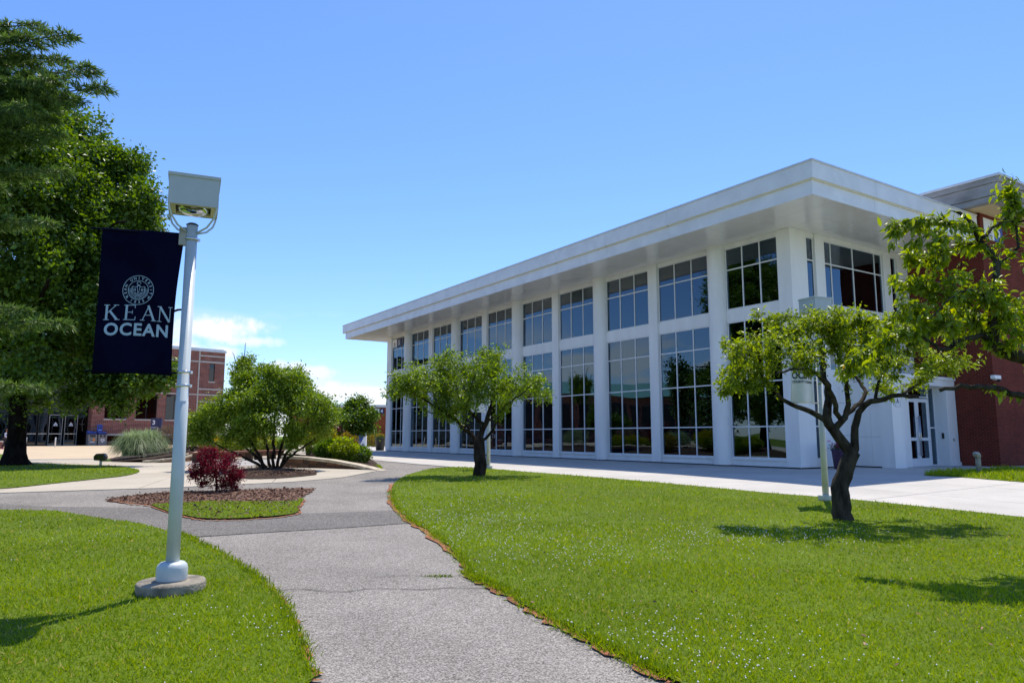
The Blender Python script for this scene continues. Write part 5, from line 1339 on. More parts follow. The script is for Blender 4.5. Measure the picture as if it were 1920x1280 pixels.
def person(label, loc, rz):
    root = thing('person', label, 'person', loc, rz)
    # faces +X, mid stride; one vertex per joint
    J = {'pel': (0, 0, .93, .14), 'waist': (0, 0, 1.08, .125), 'chest': (.02, 0, 1.3, .15), 'neck': (.03, 0, 1.46, .058), 'chin': (.05, 0, 1.53, .06), 'head': (.06, 0, 1.63, .098), 'crown': (.05, 0, 1.7, .07),
         'hipL': (0, .09, .88, .095), 'kneeL': (.16, .1, .5, .062), 'ankL': (.12, .1, .1, .042), 'toeL': (.27, .1, .05, .035),
         'hipR': (0, -.09, .88, .095), 'kneeR': (-.02, -.1, .49, .062), 'ankR': (-.24, -.1, .14, .042), 'toeR': (-.1, -.1, .05, .035),
         'shL': (.02, .19, 1.4, .06), 'elL': (-.09, .22, 1.13, .042), 'wrL': (.0, .22, .89, .03), 'shR': (.02, -.19, 1.4, .06), 'elR': (.06, -.23, 1.12, .042), 'wrR': (.24, -.2, 1.02, .03)}
    ed = [('pel', 'waist'), ('waist', 'chest'), ('chest', 'neck'), ('neck', 'chin'), ('chin', 'head'), ('head', 'crown'), ('pel', 'hipL'), ('hipL', 'kneeL'), ('kneeL', 'ankL'), ('ankL', 'toeL'), ('pel', 'hipR'), ('hipR', 'kneeR'), ('kneeR', 'ankR'), ('ankR', 'toeR'), ('chest', 'shL'), ('shL', 'elL'), ('elL', 'wrL'), ('chest', 'shR'), ('shR', 'elR'), ('elR', 'wrR')]
    def skin(sub, name, m, grow=0, lv=2):
        ks = [k for k in J if k in sub]; me = bpy.data.meshes.new(name); me.from_pydata([J[k][:3] for k in ks], [(ks.index(a), ks.index(b)) for a, b in ed if a in sub and b in sub], [])
        o = link(name, me, root); me.materials.append(m); o.modifiers.new('skin', 'SKIN'); 
        if not me.skin_vertices: 
            bm_ = bmesh.new(); bm_.from_mesh(me); bm_.verts.layers.skin.verify(); bm_.to_mesh(me); bm_.free()
        for i, k in enumerate(ks): r_ = J[k][3] + grow; me.skin_vertices[0].data[i].radius = (r_, r_)
        me.skin_vertices[0].data[0].use_root = True
        s_ = o.modifiers.new('sub', 'SUBSURF'); s_.levels = s_.render_levels = lv; return o
    skin(list(J), 'body', skin_mat)
    skin(['pel', 'hipL', 'kneeL', 'ankL', 'hipR', 'kneeR', 'ankR'], 'trousers', trouser_mat, .018)
    skin(['waist', 'chest', 'neck'], 'vest', shirt_mat, .025)
    skin(['chest', 'shL', 'elL', 'wrL'], 'sleeve', sleeve_mat, .014); skin(['chest', 'shR', 'elR', 'wrR'], 'sleeve', sleeve_mat, .014)
    skin(['ankL', 'toeL'], 'shoe', shoe_mat, .012); skin(['ankR', 'toeR'], 'shoe', shoe_mat, .012)
    b = MB().lathe([(.1, 0), (.108, .04), (.09, .1), (.04, .13), (.005, .135)], 16, M=Matrix.Translation((.035, 0, 1.62))); b.build('hair', hair_mat, root)
    for s_ in (-1, 1):
        h_ = MB(); w_ = J['wrL' if s_ > 0 else 'wrR']; W0 = Vector(w_[:3])
        for k in range(4): h_.tube([W0, W0 + Vector((.05, (k - 1.5) * .016, -.03)), W0 + Vector((.09 - abs(k - 1.4) * .008, (k - 1.5) * .019, -.07)), W0 + Vector((.095, (k - 1.5) * .018, -.1))], [.014, .011, .009, .006], 6)
        h_.tube([W0, W0 + Vector((.045, -.03 * s_, -.01)), W0 + Vector((.075, -.035 * s_, -.03))], [.014, .011, .008], 6); h_.build('hand', skin_mat, root)
    f_ = MB()
    for s_ in (-1, 1): f_.lathe([(.004, -.012), (.012, 0), (.004, .012)], 8, M=Matrix.Translation((.15, s_ * .035, 1.63)))
    f_.build('eyes', black_paint, root); MB().prism([(.15, 1.615), (.175, 1.59), (.15, 1.585)], -.012, .012, axis='y').build('nose', skin_mat, root)
    return root
person('person in dark vest and pale sleeves walking by the big trunk at the left', gp(9, 842.5), R(8))

# ------------------------------------------------------------------ trees
# crooked tree on the right lawn
Y = 12.34
limbs = [
 (pl((1583, 985, Y), (1577, 950, Y), (1574, 915, Y), (1586, 880, Y), (1598, 852, Y)), .165, .125),
 (pl((1598, 855, Y), (1582, 830, Y), (1562, 806, Y), (1550, 782, Y), (1553, 745, Y + .1), (1545, 700, Y + .3), (1540, 660, Y + .5)), .095, .035),
 (pl((1603, 850, Y), (1603, 815, Y), (1605, 785, Y), (1622, 760, Y - .05), (1655, 748, Y - .1), (1690, 742, Y - .2), (1722, 742, Y - .3)), .07, .03),
 (pl((1556, 795, Y), (1530, 775, Y), (1495, 762, Y - .1), (1462, 745, Y - .2), (1440, 715, Y - .3), (1415, 690, Y - .3)), .05, .015),
 (pl((1573, 790, Y), (1585, 782, Y), (1590, 745, Y - .1), (1585, 715, Y - .3)), .05, .03),
 (pl((1572, 790, Y), (1600, 768, Y + .2), (1625, 735, Y + .5), (1600, 700, Y + .9), (1590, 660, Y + 1.0)), .045, .02),
 (pl((1568, 780, Y), (1558, 735, Y - .2), (1530, 700, Y - .6), (1490, 692, Y - .9), (1455, 700, Y - 1.1)), .045, .015),
 (pl((1640, 752, Y), (1650, 700, Y + .2), (1655, 640, Y + .4)), .03, .012),
 (pl((1690, 742, Y), (1735, 705, Y), (1780, 680, Y + .1)), .03, .01),
 (pl((1590, 715, Y), (1560, 640, Y), (1530, 600, Y)), .03, .01),
]
cl = [(at(1545, 620, Y), (.62, .9, .42), 70), (at(1440, 640, Y - .2), (.5, .8, .42), 55), (at(1390, 690, Y - .2), (.42, .6, .3), 36), (at(1490, 655, Y - .7), (.5, .6, .2), 22), (at(1415, 715, Y - .6), (.35, .5, .18), 12),
      (at(1620, 650, Y - .3), (.55, .9, .4), 60), (at(1700, 650, Y), (.5, .8, .42), 56), (at(1760, 680, Y + .1), (.45, .7, .26), 36), (at(1630, 700, Y - .8), (.35, .4, .18), 14), (at(1350, 735, Y), (.16, .3, .1), 8),
      (at(1560, 600, Y + .9), (.9, .5, .3), 30), (at(1515, 592, Y), (.25, .4, .18), 12), (at(1418, 590, Y), (.1, .2, .14), 5), (at(1800, 690, Y), (.2, .3, .12), 8), (at(1680, 720, Y + .5), (.4, .5, .2), 14), (at(1580, 600, Y - .2), (.6, .6, .2), 30), (at(1500, 625, Y), (.5, .6, .25), 26), (at(1640, 610, Y + .2), (.5, .6, .22), 24), (at(1460, 610, Y), (.25, .4, .2), 12), (at(1385, 650, Y), (.35, .5, .2), 16), (at(1740, 640, Y), (.5, .6, .3), 26), (at(1690, 690, Y - .5), (.5, .5, .2), 20), (at(1380, 725, Y), (.35, .4, .16), 14)]
cl = [(c, (r[0] * 1.08, r[1] * 1.08, r[2] * 1.1), int(n * 1.15)) for c, r, n in cl]
make_tree('crooked_tree', 'crooked spreading tree with a forked dark trunk on the right hand lawn', limbs, cl, lf_cherry, bark_grey, 34, .07, .42, step=.1, rt=.0035, spread=.04, droop=.45, back=5, group='small spreading fruit trees', dead=[(at(1720, 620, Y - .5), (.5, .5, .3), 30), (at(1350, 720, Y), (.3, .4, .2), 14), (at(1600, 680, Y), (.9, .6, .3), 30)])
# tree in front of the hall
Y = 21.8
limbs = [
 (pl((898, 895, Y), (900, 870, Y), (899, 845, Y), (898, 825, Y)), .2, .165),
 (pl((898, 830, Y), (904, 806, Y), (908, 798, Y), (915, 780, Y), (922, 755, Y + .3), (930, 720, Y + .6), (925, 690, Y + .6)), .09, .02),
 (pl((895, 835, Y), (885, 815, Y), (865, 800, Y), (850, 785, Y - .2), (820, 765, Y - .5), (790, 745, Y - .6), (765, 720, Y - .6)), .065, .015),
 (pl((908, 800, Y), (890, 780, Y), (875, 765, Y + .2), (860, 740, Y + .5), (850, 700, Y + .8)), .055, .014),
 (pl((902, 830, Y), (920, 812, Y), (930, 790, Y - .3), (950, 760, Y - .7), (975, 740, Y - .9), (1000, 720, Y - .8)), .045, .012),
 (pl((915, 790, Y), (940, 770, Y + .3), (965, 745, Y + .7), (990, 720, Y + 1)), .035, .012),
 (pl((880, 812, Y), (872, 780, Y - .6), (880, 740, Y - 1.1), (890, 700, Y - 1.2)), .045, .012),
 (pl((840, 780, Y), (812, 775, Y), (795, 770, Y)), .03, .01)]
cl = [(at(860, 700, Y), (1.0, 1.5, .62), 130), (at(790, 715, Y - .3), (.75, 1.2, .6), 95), (at(750, 735, Y - .3), (.36, .8, .5), 40), (at(940, 700, Y), (.85, 1.4, .6), 100), (at(995, 725, Y), (.55, 1.0, .4), 55), (at(870, 745, Y - .8), (1.0, .6, .4), 60),
      (at(830, 770, Y - .2), (.6, .8, .28), 34), (at(905, 675, Y), (.6, .9, .3), 40), (at(842, 668, Y), (.3, .5, .2), 16), (at(912, 662, Y), (.15, .3, .12), 8), (at(1025, 742, Y), (.2, .4, .18), 10), (at(960, 755, Y - .4), (.4, .7, .2), 18)]
make_tree('spreading_tree', 'leafy round topped tree with dark trunk in front of the long glazed hall side', limbs, cl, lf_mid, bark, 36, .088, .42, step=.15, rt=.0035, spread=.085, droop=.4, group='small spreading fruit trees')
# overhanging tree at the right edge
Y = 8.6; T0 = Vector((6.95, 8.7, g(8.7)))
limbs = [
 ([T0, T0 + Vector((-.05, 0, .6)), T0 + Vector((-.2, -.05, 1.3)), T0 + Vector((-.35, -.05, 1.85))], .16, .12),
 ([T0 + Vector((-.35, -.05, 1.85))] + pl((1985, 690, Y), (1925, 672, Y), (1890, 662, Y), (1866, 645, Y), (1862, 600, Y), (1866, 540, Y), (1868, 500, Y), (1858, 472, Y), (1835, 450, Y), (1825, 420, Y), (1800, 400, Y)), .1, .02),
 (pl((1866, 645, Y), (1840, 630, Y - .05), (1800, 640, Y - .1), (1770, 655, Y - .2), (1740, 640, Y - .3), (1700, 625, Y - .2), (1650, 645, Y), (1610, 672, Y + .1)), .035, .006),
 (pl((1868, 500, Y), (1890, 480, Y), (1908, 465, Y), (1905, 425, Y), (1900, 400, Y)), .02, .012),
 (pl((1840, 455, Y), (1860, 428, Y), (1880, 418, Y), (1925, 415, Y)), .022, .012),
 (pl((1885, 416, Y), (1895, 385, Y), (1896, 360, Y)), .015, .008),
 (pl((1830, 430, Y), (1790, 420, Y - .1), (1750, 410, Y - .1), (1700, 415, Y - .1)), .016, .006),
 (pl((1850, 460, Y), (1800, 460, Y + .2), (1760, 490, Y + .2), (1740, 530, Y + .2)), .016, .006),
 ([T0 + Vector((-.2, -.05, 1.3))] + pl((1960, 752, Y - .1), (1910, 742, Y - .1), (1850, 726, Y - .1), (1790, 728, Y - .1), (1760, 732, Y - .1)), .055, .022),
 (pl((1866, 560, Y), (1820, 545, Y - .3), (1780, 560, Y - .4), (1740, 600, Y - .4)), .018, .006),
 (pl((1866, 640, Y), (1850, 600, Y + .3), (1800, 580, Y + .5), (1750, 560, Y + .6)), .018, .006),
 ([T0 + Vector((-.35, -.05, 1.85)), T0 + Vector((.1, .3, 2.4)), T0 + Vector((.2, .5, 3.1))], .08, .02),
 ([T0 + Vector((-.35, -.05, 1.85)), T0 + Vector((-.4, -.9, 2.2)), T0 + Vector((-.7, -1.5, 2.6))], .06, .02),
]
cl = [(at(1700, 425, Y), (.22, .2, .09), 15), (at(1672, 445, Y), (.1, .12, .1), 8), (at(1775, 420, Y), (.32, .3, .2), 26), (at(1740, 470, Y + .1), (.3, .35, .24), 24), (at(1890, 355, Y), (.22, .3, .18), 22), (at(1800, 450, Y + .2), (.3, .3, .16), 12),
      (at(1715, 530, Y + .1), (.26, .4, .24), 24), (at(1690, 560, Y), (.18, .3, .16), 12), (at(1770, 540, Y), (.36, .4, .22), 26), (at(1850, 560, Y - .2), (.28, .3, .24), 16), (at(1905, 560, Y), (.22, .3, .3), 16), (at(1780, 600, Y), (.4, .5, .2), 24), (at(1860, 610, Y), (.35, .4, .2), 20),
      (at(1885, 460, Y), (.08, .1, .14), 4), (at(1905, 400, Y), (.14, .2, .12), 10), (at(1910, 640, Y - .2), (.12, .2, .12), 7), (at(1868, 730, Y), (.07, .07, .05), 2), (at(1730, 610, Y), (.3, .3, .14), 12), (at(1920, 500, Y), (.2, .3, .2), 8), (at(1800, 520, Y), (.25, .3, .2), 10),
      (at(1665, 640, Y), (.25, .3, .14), 18), (at(1615, 672, Y + .1), (.2, .25, .12), 16), (at(1585, 690, Y + .15), (.12, .2, .08), 8), (at(1720, 590, Y), (.3, .4, .2), 24), (at(1820, 580, Y + .3), (.35, .4, .2), 22), (at(1880, 560, Y - .3), (.25, .3, .3), 16), (at(1900, 600, Y + .1), (.2, .3, .2), 14), (at(1830, 620, Y + .4), (.4, .4, .15), 20), (at(1700, 500, Y + .2), (.2, .3, .2), 14), (at(1760, 450, Y - .2), (.25, .3, .15), 14), (T0 + Vector((.3, .3, 2.9)), (.9, .9, .5), 60), (T0 + Vector((-.6, -1.1, 2.75)), (.8, .8, .35), 46), (T0 + Vector((.9, -.4, 2.4)), (.7, .9, .4), 30)]
make_tree('overhanging_tree', 'nearer tree with long drooping leaves reaching in from the right edge', limbs, cl, lf_near, bark_grey, 15, .09, .4, base=T0, step=.08, rt=.0028, spread=.022, droop=.8, shape=1, back=5, group=None, dead=[(at(1780, 625, Y), (.6, .4, .2), 30), (at(1740, 650, Y), (.4, .3, .12), 14)])
# many stemmed tree left of centre
Y = 24.75
limbs = [(pl((508, 886, Y), (508, 880, Y)), .2, .16)]
for px_, dx, dy, yy in ((495, -60, 95, -.5), (500, -90, 70, .4), (505, -25, 120, .6), (510, 10, 130, -.4), (515, 45, 110, .3), (520, 75, 90, -.6), (517, 95, 60, .5), (500, -110, 45, -.2)):
    limbs.append((pl((px_ + 4, 882, Y), (px_ + dx * .25, 882 - dy * .4, Y + yy * .5), (px_ + dx * .6, 882 - dy * .8, Y + yy), (px_ + dx, 882 - dy * 1.25, Y + yy * 1.6)), .055, .015))
cl = [(at(510, 740, Y), (1.1, 1.5, .6), 130), (at(430, 775, Y), (.8, 1.2, .5), 90), (at(585, 755, Y), (.85, 1.3, .55), 100), (at(385, 800, Y), (.4, .8, .25), 36), (at(500, 790, Y - .8), (1.2, .7, .35), 70), (at(608, 790, Y), (.4, .8, .3), 30), (at(460, 715, Y), (.5, .8, .3), 36), (at(545, 705, Y), (.5, .8, .25), 30), (at(490, 695, Y), (.2, .4, .15), 10), (at(455, 815, Y - .6), (.6, .7, .25), 40), (at(560, 810, Y - .5), (.6, .7, .28), 40), (at(375, 820, Y), (.35, .6, .18), 18), (at(505, 800, Y + .8), (.9, .6, .3), 40), (at(480, 725, Y + .2), (.6, .8, .4), 50), (at(545, 735, Y), (.6, .8, .4), 50), (at(512, 700, Y), (.4, .6, .2), 26), (at(400, 770, Y), (.5, .7, .3), 30), (at(610, 760, Y), (.4, .7, .35), 30), (at(375, 790, Y), (.35, .6, .35), 34), (at(600, 800, Y), (.45, .6, .25), 34), (at(430, 745, Y), (.5, .7, .3), 34), (at(570, 725, Y), (.5, .7, .3), 34), (at(480, 760, Y - .9), (.9, .4, .4), 50), (at(620, 775, Y + .2), (.3, .5, .25), 20)]
make_tree('many_stemmed_tree', 'broad yellow green tree with many thin stems rising from a mulch island', limbs, cl, lf_magnolia, bark, 60, .088, .48, step=.15, rt=.004, spread=.11, droop=.2)
# small red maple
Y = 17.1
limbs = [(pl((405, 925, Y), (406, 905, Y), (404, 885, Y), (405, 862, Y)), .032, .016), (pl((405, 890, Y), (390, 872, Y), (375, 860, Y)), .012, .006), (pl((405, 885, Y), (425, 865, Y), (440, 850, Y)), .012, .006), (pl((405, 895, Y), (425, 885, Y), (440, 880, Y)), .01, .005)]
cl = [(at(405, 858, Y), (.42, .4, .2), 60), (at(378, 868, Y), (.22, .3, .16), 30), (at(370, 895, Y), (.16, .3, .14), 20), (at(432, 895, Y), (.24, .3, .2), 40), (at(425, 870, Y), (.2, .3, .14), 20), (at(437, 915, Y), (.14, .2, .05), 10), (at(380, 908, Y), (.12, .2, .07), 9), (at(392, 842, Y), (.12, .1, .05), 6), (at(405, 880, Y - .3), (.4, .2, .25), 60), (at(385, 890, Y), (.3, .4, .2), 40), (at(425, 905, Y), (.25, .3, .14), 34), (at(372, 880, Y), (.2, .3, .2), 26), (at(440, 885, Y), (.18, .3, .2), 26), (at(398, 850, Y), (.3, .3, .14), 30), (at(430, 855, Y), (.2, .2, .12), 16)]
make_tree('red_maple', 'small crimson leaved maple on the mulch island beside the lamp post', limbs, cl, lf_red, bark, 26, .055, .3, step=.06, rt=.002, spread=.045, droop=.3, cat='shrub', back=3)
# big shade tree at the left
bark_black = mat('bark_black', (.009, .007, .005), .95, .5, 9, spec=.03, c2=(.024, .02, .015), bump=1.0, bscale=30, stretch=(1, 1, .35))
Y = 30.7; C = gp(26, 873)
limbs = [([C + Vector((0, 0, -.1)), C + Vector((0, 0, .25)), C + Vector((0, 0, .9)), C + Vector((.0, 0, 2.4)), C + Vector((-.1, 0, 4.5)), C + Vector((0, .2, 8)), C + Vector((.1, .2, 13))], .62, .12)]
limbs[0] = (limbs[0][0], .36, .1)
for a, z0, L_, rise in ((0, 3.2, 5.5, 1.0), (25, 4.2, 6.0, 2.5), (80, 4, 5, 2.5), (140, 4, 5.5, 3), (200, 4.3, 5.5, 3), (260, 4, 5.5, 2), (310, 4.4, 5.8, 2.2), (340, 6, 5, 3.5), (50, 7, 4.5, 3), (110, 8, 4, 3), (180, 7.5, 4.5, 3), (240, 8, 4, 3), (290, 8.5, 4, 3)):
    d = Vector((math.cos(R(a)), math.sin(R(a)), 0)); s_ = C + Vector((0, 0, z0)); limbs.append(([s_, s_ + d * L_ * .35 + Vector((0, 0, rise * .5)), s_ + d * L_ * .7 + Vector((0, 0, rise * .9)), s_ + d * L_ + Vector((0, 0, rise))], .16, .04))
cl = []
for px_, py_, yy, r, n in ((250, 380, 29.5, 1.15, 60), (225, 310, 30.5, 1.1, 50), (150, 235, 30.5, 1.3, 60), (75, 200, 31, 1.1, 40), (180, 420, 28.5, 1.4, 70), (270, 430, 30, .9, 34), (110, 340, 28, 1.5, 80), (30, 250, 29, 1.6, 70), (40, 400, 27.5, 1.7, 80), (120, 480, 27.5, 1.6, 80), (220, 520, 28.5, 1.3, 50), (30, 540, 27, 1.7, 70), (140, 600, 27.5, 1.5, 70), (230, 640, 28.5, 1.2, 50),
                       (265, 715, 28.8, .8, 34), (300, 705, 29, .55, 20), (225, 735, 28.6, .7, 26), (190, 700, 28.5, 1.0, 34), (60, 680, 27, 1.5, 60), (150, 745, 28.6, .6, 14), (0, 190, 31, 1.3, 40), (60, 640, 31, 2.2, 80), (150, 640, 31.5, 2.0, 60), (40, 730, 30, 1.2, 30), (250, 560, 31, 1.0, 30), (225, 770, 28.8, .35, 6)):
    cl.append((at(px_, py_, yy), (r, r * 1.1, r * .8), n))
for k in range(34):
    a = rng.uniform(0, 360); rr = rng.uniform(2.0, 4.6); z = rng.uniform(5.2, 13.5); rr *= math.sqrt(max(.15, 1 - ((z - 8) / 9.5) ** 2)); cl.append((C + Vector((rr * math.cos(R(a)), rr * math.sin(R(a)), z)), (1.6, 1.6, 1.2), 36))
cl = [(c, r, int(n * 1.35)) for c, r, n in cl] + [(at(190, 330, 30), (1.3, 1.3, 1.0), 70), (at(160, 300, 29.5), (1.2, 1.2, 1.0), 60), (at(100, 560, 29), (1.5, 1.5, 1.2), 60)]
make_tree('shade_tree', 'huge dark green shade tree with a thick flared trunk at the left', limbs, cl, lf_maple, bark_black, 60, .17, .6, base=C, step=.4, rt=.01, spread=.2, droop=.2, sag=.12)
fl = MB(); fl.lathe([(.78, -.05), (.62, .08), (.47, .25), (.39, .5), (.355, .95)], 20, M=Matrix.Translation(C)); ft = fl.build('root_flare', bark_black)
# make the flare a part of the shade tree
st = [o for o in bpy.data.objects if o.name.startswith('shade_tree')][0]; ft.parent = st; ft.location = -C
# trees behind
for k, (x_, y_, hh) in enumerate(((-58, 18, 11), (-66, 27, 13), (-58, 36, 10), (-70, 44, 13), (-52, 6, 12), (-46, -6, 11), (-40, -18, 12))):
    b0 = Vector((x_, y_, g(y_))); cl_ = [(b0 + Vector((rng.uniform(-2.5, 2.5), rng.uniform(-2.5, 2.5), hh * rng.uniform(.3, .85))), (2.2, 2.2, 1.8), 26) for _ in range(9)]
    make_tree('park_tree', 'tall tree far to the left, ' + ('first', 'second', 'third', 'fourth', 'fifth', 'sixth', 'seventh')[k] + ' of the row mirrored in the hall glass', [([b0, b0 + Vector((0, 0, hh * .5)), b0 + Vector((.3, 0, hh * .9))], .3, .06)], cl_, lf_dark, bark, 40, .45, .6, base=b0, step=.7, rt=.02, spread=.45, group='trees beyond the left edge')
def simple_tree(name, label, base, r, h, zc, n, L_, m, per=46, group=None, trunk_r=.1, spread=.12, sub=9, droop=.25):
    base = Vector(base); limbs = [([base, base + Vector((0, 0, zc * .6)), base + Vector((.1, 0, h * .85))], trunk_r, trunk_r * .25)]
    for k in range(6):
        a = k * 1.05 + rng.random(); limbs.append(([base + Vector((0, 0, zc * (.35 + .1 * k))), base + Vector((math.cos(a) * r[0] * .4, math.sin(a) * r[1] * .4, zc * (.6 + .12 * k))), base + Vector((math.cos(a) * r[0] * .75, math.sin(a) * r[1] * .75, zc * (.75 + .12 * k)))], trunk_r * .5, trunk_r * .12))
    cl = []
    for k in range(sub):
        d = rng.normal(size=3); d /= np.linalg.norm(d); d *= .62; f = rng.uniform(.38, .6)
        cl.append((base + Vector((d[0] * r[0], d[1] * r[1], zc + d[2] * r[2])), (r[0] * f, r[1] * f, r[2] * f), n // sub))
    cl.append((base + Vector((0, 0, zc)), (r[0] * .6, r[1] * .6, r[2] * .6), n // 4))
    return make_tree(name, label, limbs, cl, m, bark, per, L_, .55, base=base, step=max(.15, r[0] * .12), rt=.006, spread=spread, droop=droop, group=group)
def gd(px_, Y_, dz=0): p = at(px_, 816, Y_); return (p.x, Y_, g(Y_) + dz)
simple_tree('dark_tree', 'dark dense small tree right of the many stemmed tree', gd(660, 38, .2), (1.3, 1.25, 1.35), 3.5, 2.05, 260, .13, lf_maple, sub=10)
simple_tree('round_tree', 'rounded olive green tree rising behind the many stemmed tree', gd(545, 48, .3), (2.0, 2.0, 1.7), 5.6, 4.1, 260, .16, lf_mid, sub=9, spread=.16)
simple_tree('slender_tree', 'thin airy tree beside the right corner of the brick building', gd(447, 42, .3), (1.0, 1.0, .95), 5.9, 4.6, 110, .14, lf_magnolia, sub=7, per=40, spread=.14)
simple_tree('purple_tree', 'small purple leaved tree half hidden behind the clipped shrubs', gd(600, 35, .3), (1.0, .9, .6), 1.7, 1.3, 110, .1, lf_purple, sub=7, trunk_r=.05)

# ------------------------------------------------------------------ shrubs
def shrub(name, label, p, r, n, L_, m, group=None, wf=.55, top=None):
    """dense mound of leaves on a few stems"""
    p = Vector(p); root = thing(name, label, 'shrub', p, 0, group)
    b = MB()
    for k in range(9):
        a = rng.uniform(0, 6.28); q_ = rng.uniform(.2, .7); b.tube([(0, 0, -.05), (math.cos(a) * r[0] * q_ * .5, math.sin(a) * r[1] * q_ * .5, r[2] * .7), (math.cos(a) * r[0] * q_, math.sin(a) * r[1] * q_, r[2] * 1.3)], [.015, .01, .005], 5)
    b.build('stems', bark, root)
    d = unit(rng.normal(size=(n, 3))); lump = 1 + .13 * np.sin(d[:, 0] * 7 + p.x * 3) * np.sin(d[:, 2] * 6 + p.y) + .1 * np.sin(d[:, 1] * 11 + p.x)
    rad = (rng.random(n) ** .22) * lump; P_ = d * rad[:, None] * np.array(r) + np.array([0, 0, r[2] * .98]); P_[:, 2] = np.abs(P_[:, 2])
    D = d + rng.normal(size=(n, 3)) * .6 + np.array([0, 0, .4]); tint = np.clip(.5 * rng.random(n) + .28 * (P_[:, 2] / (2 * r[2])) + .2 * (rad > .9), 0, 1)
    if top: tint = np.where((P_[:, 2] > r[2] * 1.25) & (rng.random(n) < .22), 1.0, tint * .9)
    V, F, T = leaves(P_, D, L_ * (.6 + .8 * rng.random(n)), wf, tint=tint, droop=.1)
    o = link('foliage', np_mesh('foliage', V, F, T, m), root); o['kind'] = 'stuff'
    return root
SG = 'clipped shrubs in the raised beds'
shrub('shrub', 'gold tipped mound just right of the lamp pole, above the red maple', gd(402, 36.5, .45), (.75, .7, .36), 2600, .09, lf_gold, SG, top=True)
shrub('shrub', 'gold tipped mound left of the many stemmed tree, second from the lamp pole', gd(446, 37.5, .45), (.72, .7, .36), 2600, .09, lf_gold, SG, top=True)
shrub('shrub', 'gold tipped mound seen between the stems of the many stemmed tree', gd(494, 38.5, .45), (.75, .7, .38), 2600, .09, lf_gold, SG, top=True)
shrub('shrub', 'low green mound seen right of the thin stems of the many stemmed tree', gd(540, 39, .4), (.6, .6, .32), 1800, .09, lf_shrub, SG)
shrub('shrub', 'large orange tipped mound at the left end of the right hand bed', gd(600, 31.5, .35), (.75, .75, .6), 5200, .085, lf_gold, SG, top=True)
shrub('shrub', 'green mound in front of the orange tipped one in the right hand bed', gd(616, 29.5, .24), (.55, .5, .4), 3600, .08, lf_shrub, SG)
shrub('shrub', 'light green loose shrub in the middle of the right hand bed', gd(646, 28.8, .18), (.5, .5, .46), 2400, .1, lf_cherry, SG)
shrub('shrub', 'rounded dark green shrub at the right end of the bed, nearest the path', gd(677, 29.5, .1), (.44, .45, .34), 2400, .075, lf_shrub, SG)
shrub('shrub', 'small rusty shrub between the dark tree and the sail monument', gd(650, 34, .2), (.6, .6, .55), 2200, .09, lf_rust, SG)
shrub('shrub', 'rusty yellow shrub in front of the far orange brick wall', gd(700, 76), (1.35, 1.1, .72), 3400, .12, lf_rust)
shrub('shrub', 'dark low shrub beside the pot at the far corner of the hall', gd(722, 80), (.7, .7, .5), 900, .14, lf_dark)
shrub('shrub', 'brown wispy shrub between the ornamental grass and the lamp pole', gd(311, 37, .42), (.8, .7, .62), 2600, .11, lf_brown, None, .2)
shrub('shrub', 'dark purple brown bush right behind the lamp pole', gd(362, 39, .42), (.95, .8, .62), 2600, .12, lf_brown, None, .4)
shrub('shrub', 'pale green bush behind the gold tipped mounds, under the brick building', gd(425, 43, .42), (1.6, 1.0, .6), 3000, .13, lf_silver, None, .25)
# ornamental grass clumps
def grass_clump(label, p, r, h, n):
    p = Vector(p); root = thing('ornamental_grass', label, 'grass clump', p, 0, 'ornamental grass clumps')
    a = rng.uniform(0, 2 * np.pi, n); out = rng.random(n) ** .6 * r; d = np.stack([np.cos(a), np.sin(a)], 1); b0 = d * (rng.random(n) * r * .5)[:, None]; hh = h * (.6 + .5 * rng.random(n)) * (1 - .35 * (out / r) ** 2)
    V = []; F = []; K = 5; w = .014
    side = np.stack([-d[:, 1], d[:, 0], np.zeros(n)], 1)
    pts = []
    for k in range(K + 1):
        t = k / K; xy = b0 + d * (out * (t ** 1.9))[:, None]; z = hh * (1 - (1 - t) ** 1.7) - (out * .75) * t ** 4
        c_ = np.stack([xy[:, 0], xy[:, 1], z], 1); ww = w * (1 - t * .85)
        pts += [c_ - side * ww, c_ + side * ww]
    V = np.stack(pts, 1).reshape(-1, 3); m_ = 2 * (K + 1); i = np.arange(n)[:, None] * m_
    F = np.concatenate([i + np.array([[2 * k, 2 * k + 1, 2 * k + 3, 2 * k + 2]]) for k in range(K)], 1).reshape(-1, 4)
    o = link('blades', np_mesh('blades', V, F, np.repeat(rng.random(n), K), lf_silver), root); o['kind'] = 'stuff'
grass_clump('silvery ornamental grass clump at the left end of the raised bed', gd(252, 35, .25), .95, 1.3, 3800)
grass_clump('silvery ornamental grass clump beside the brown wispy shrub', gd(279, 36, .35), .9, 1.25, 3400)

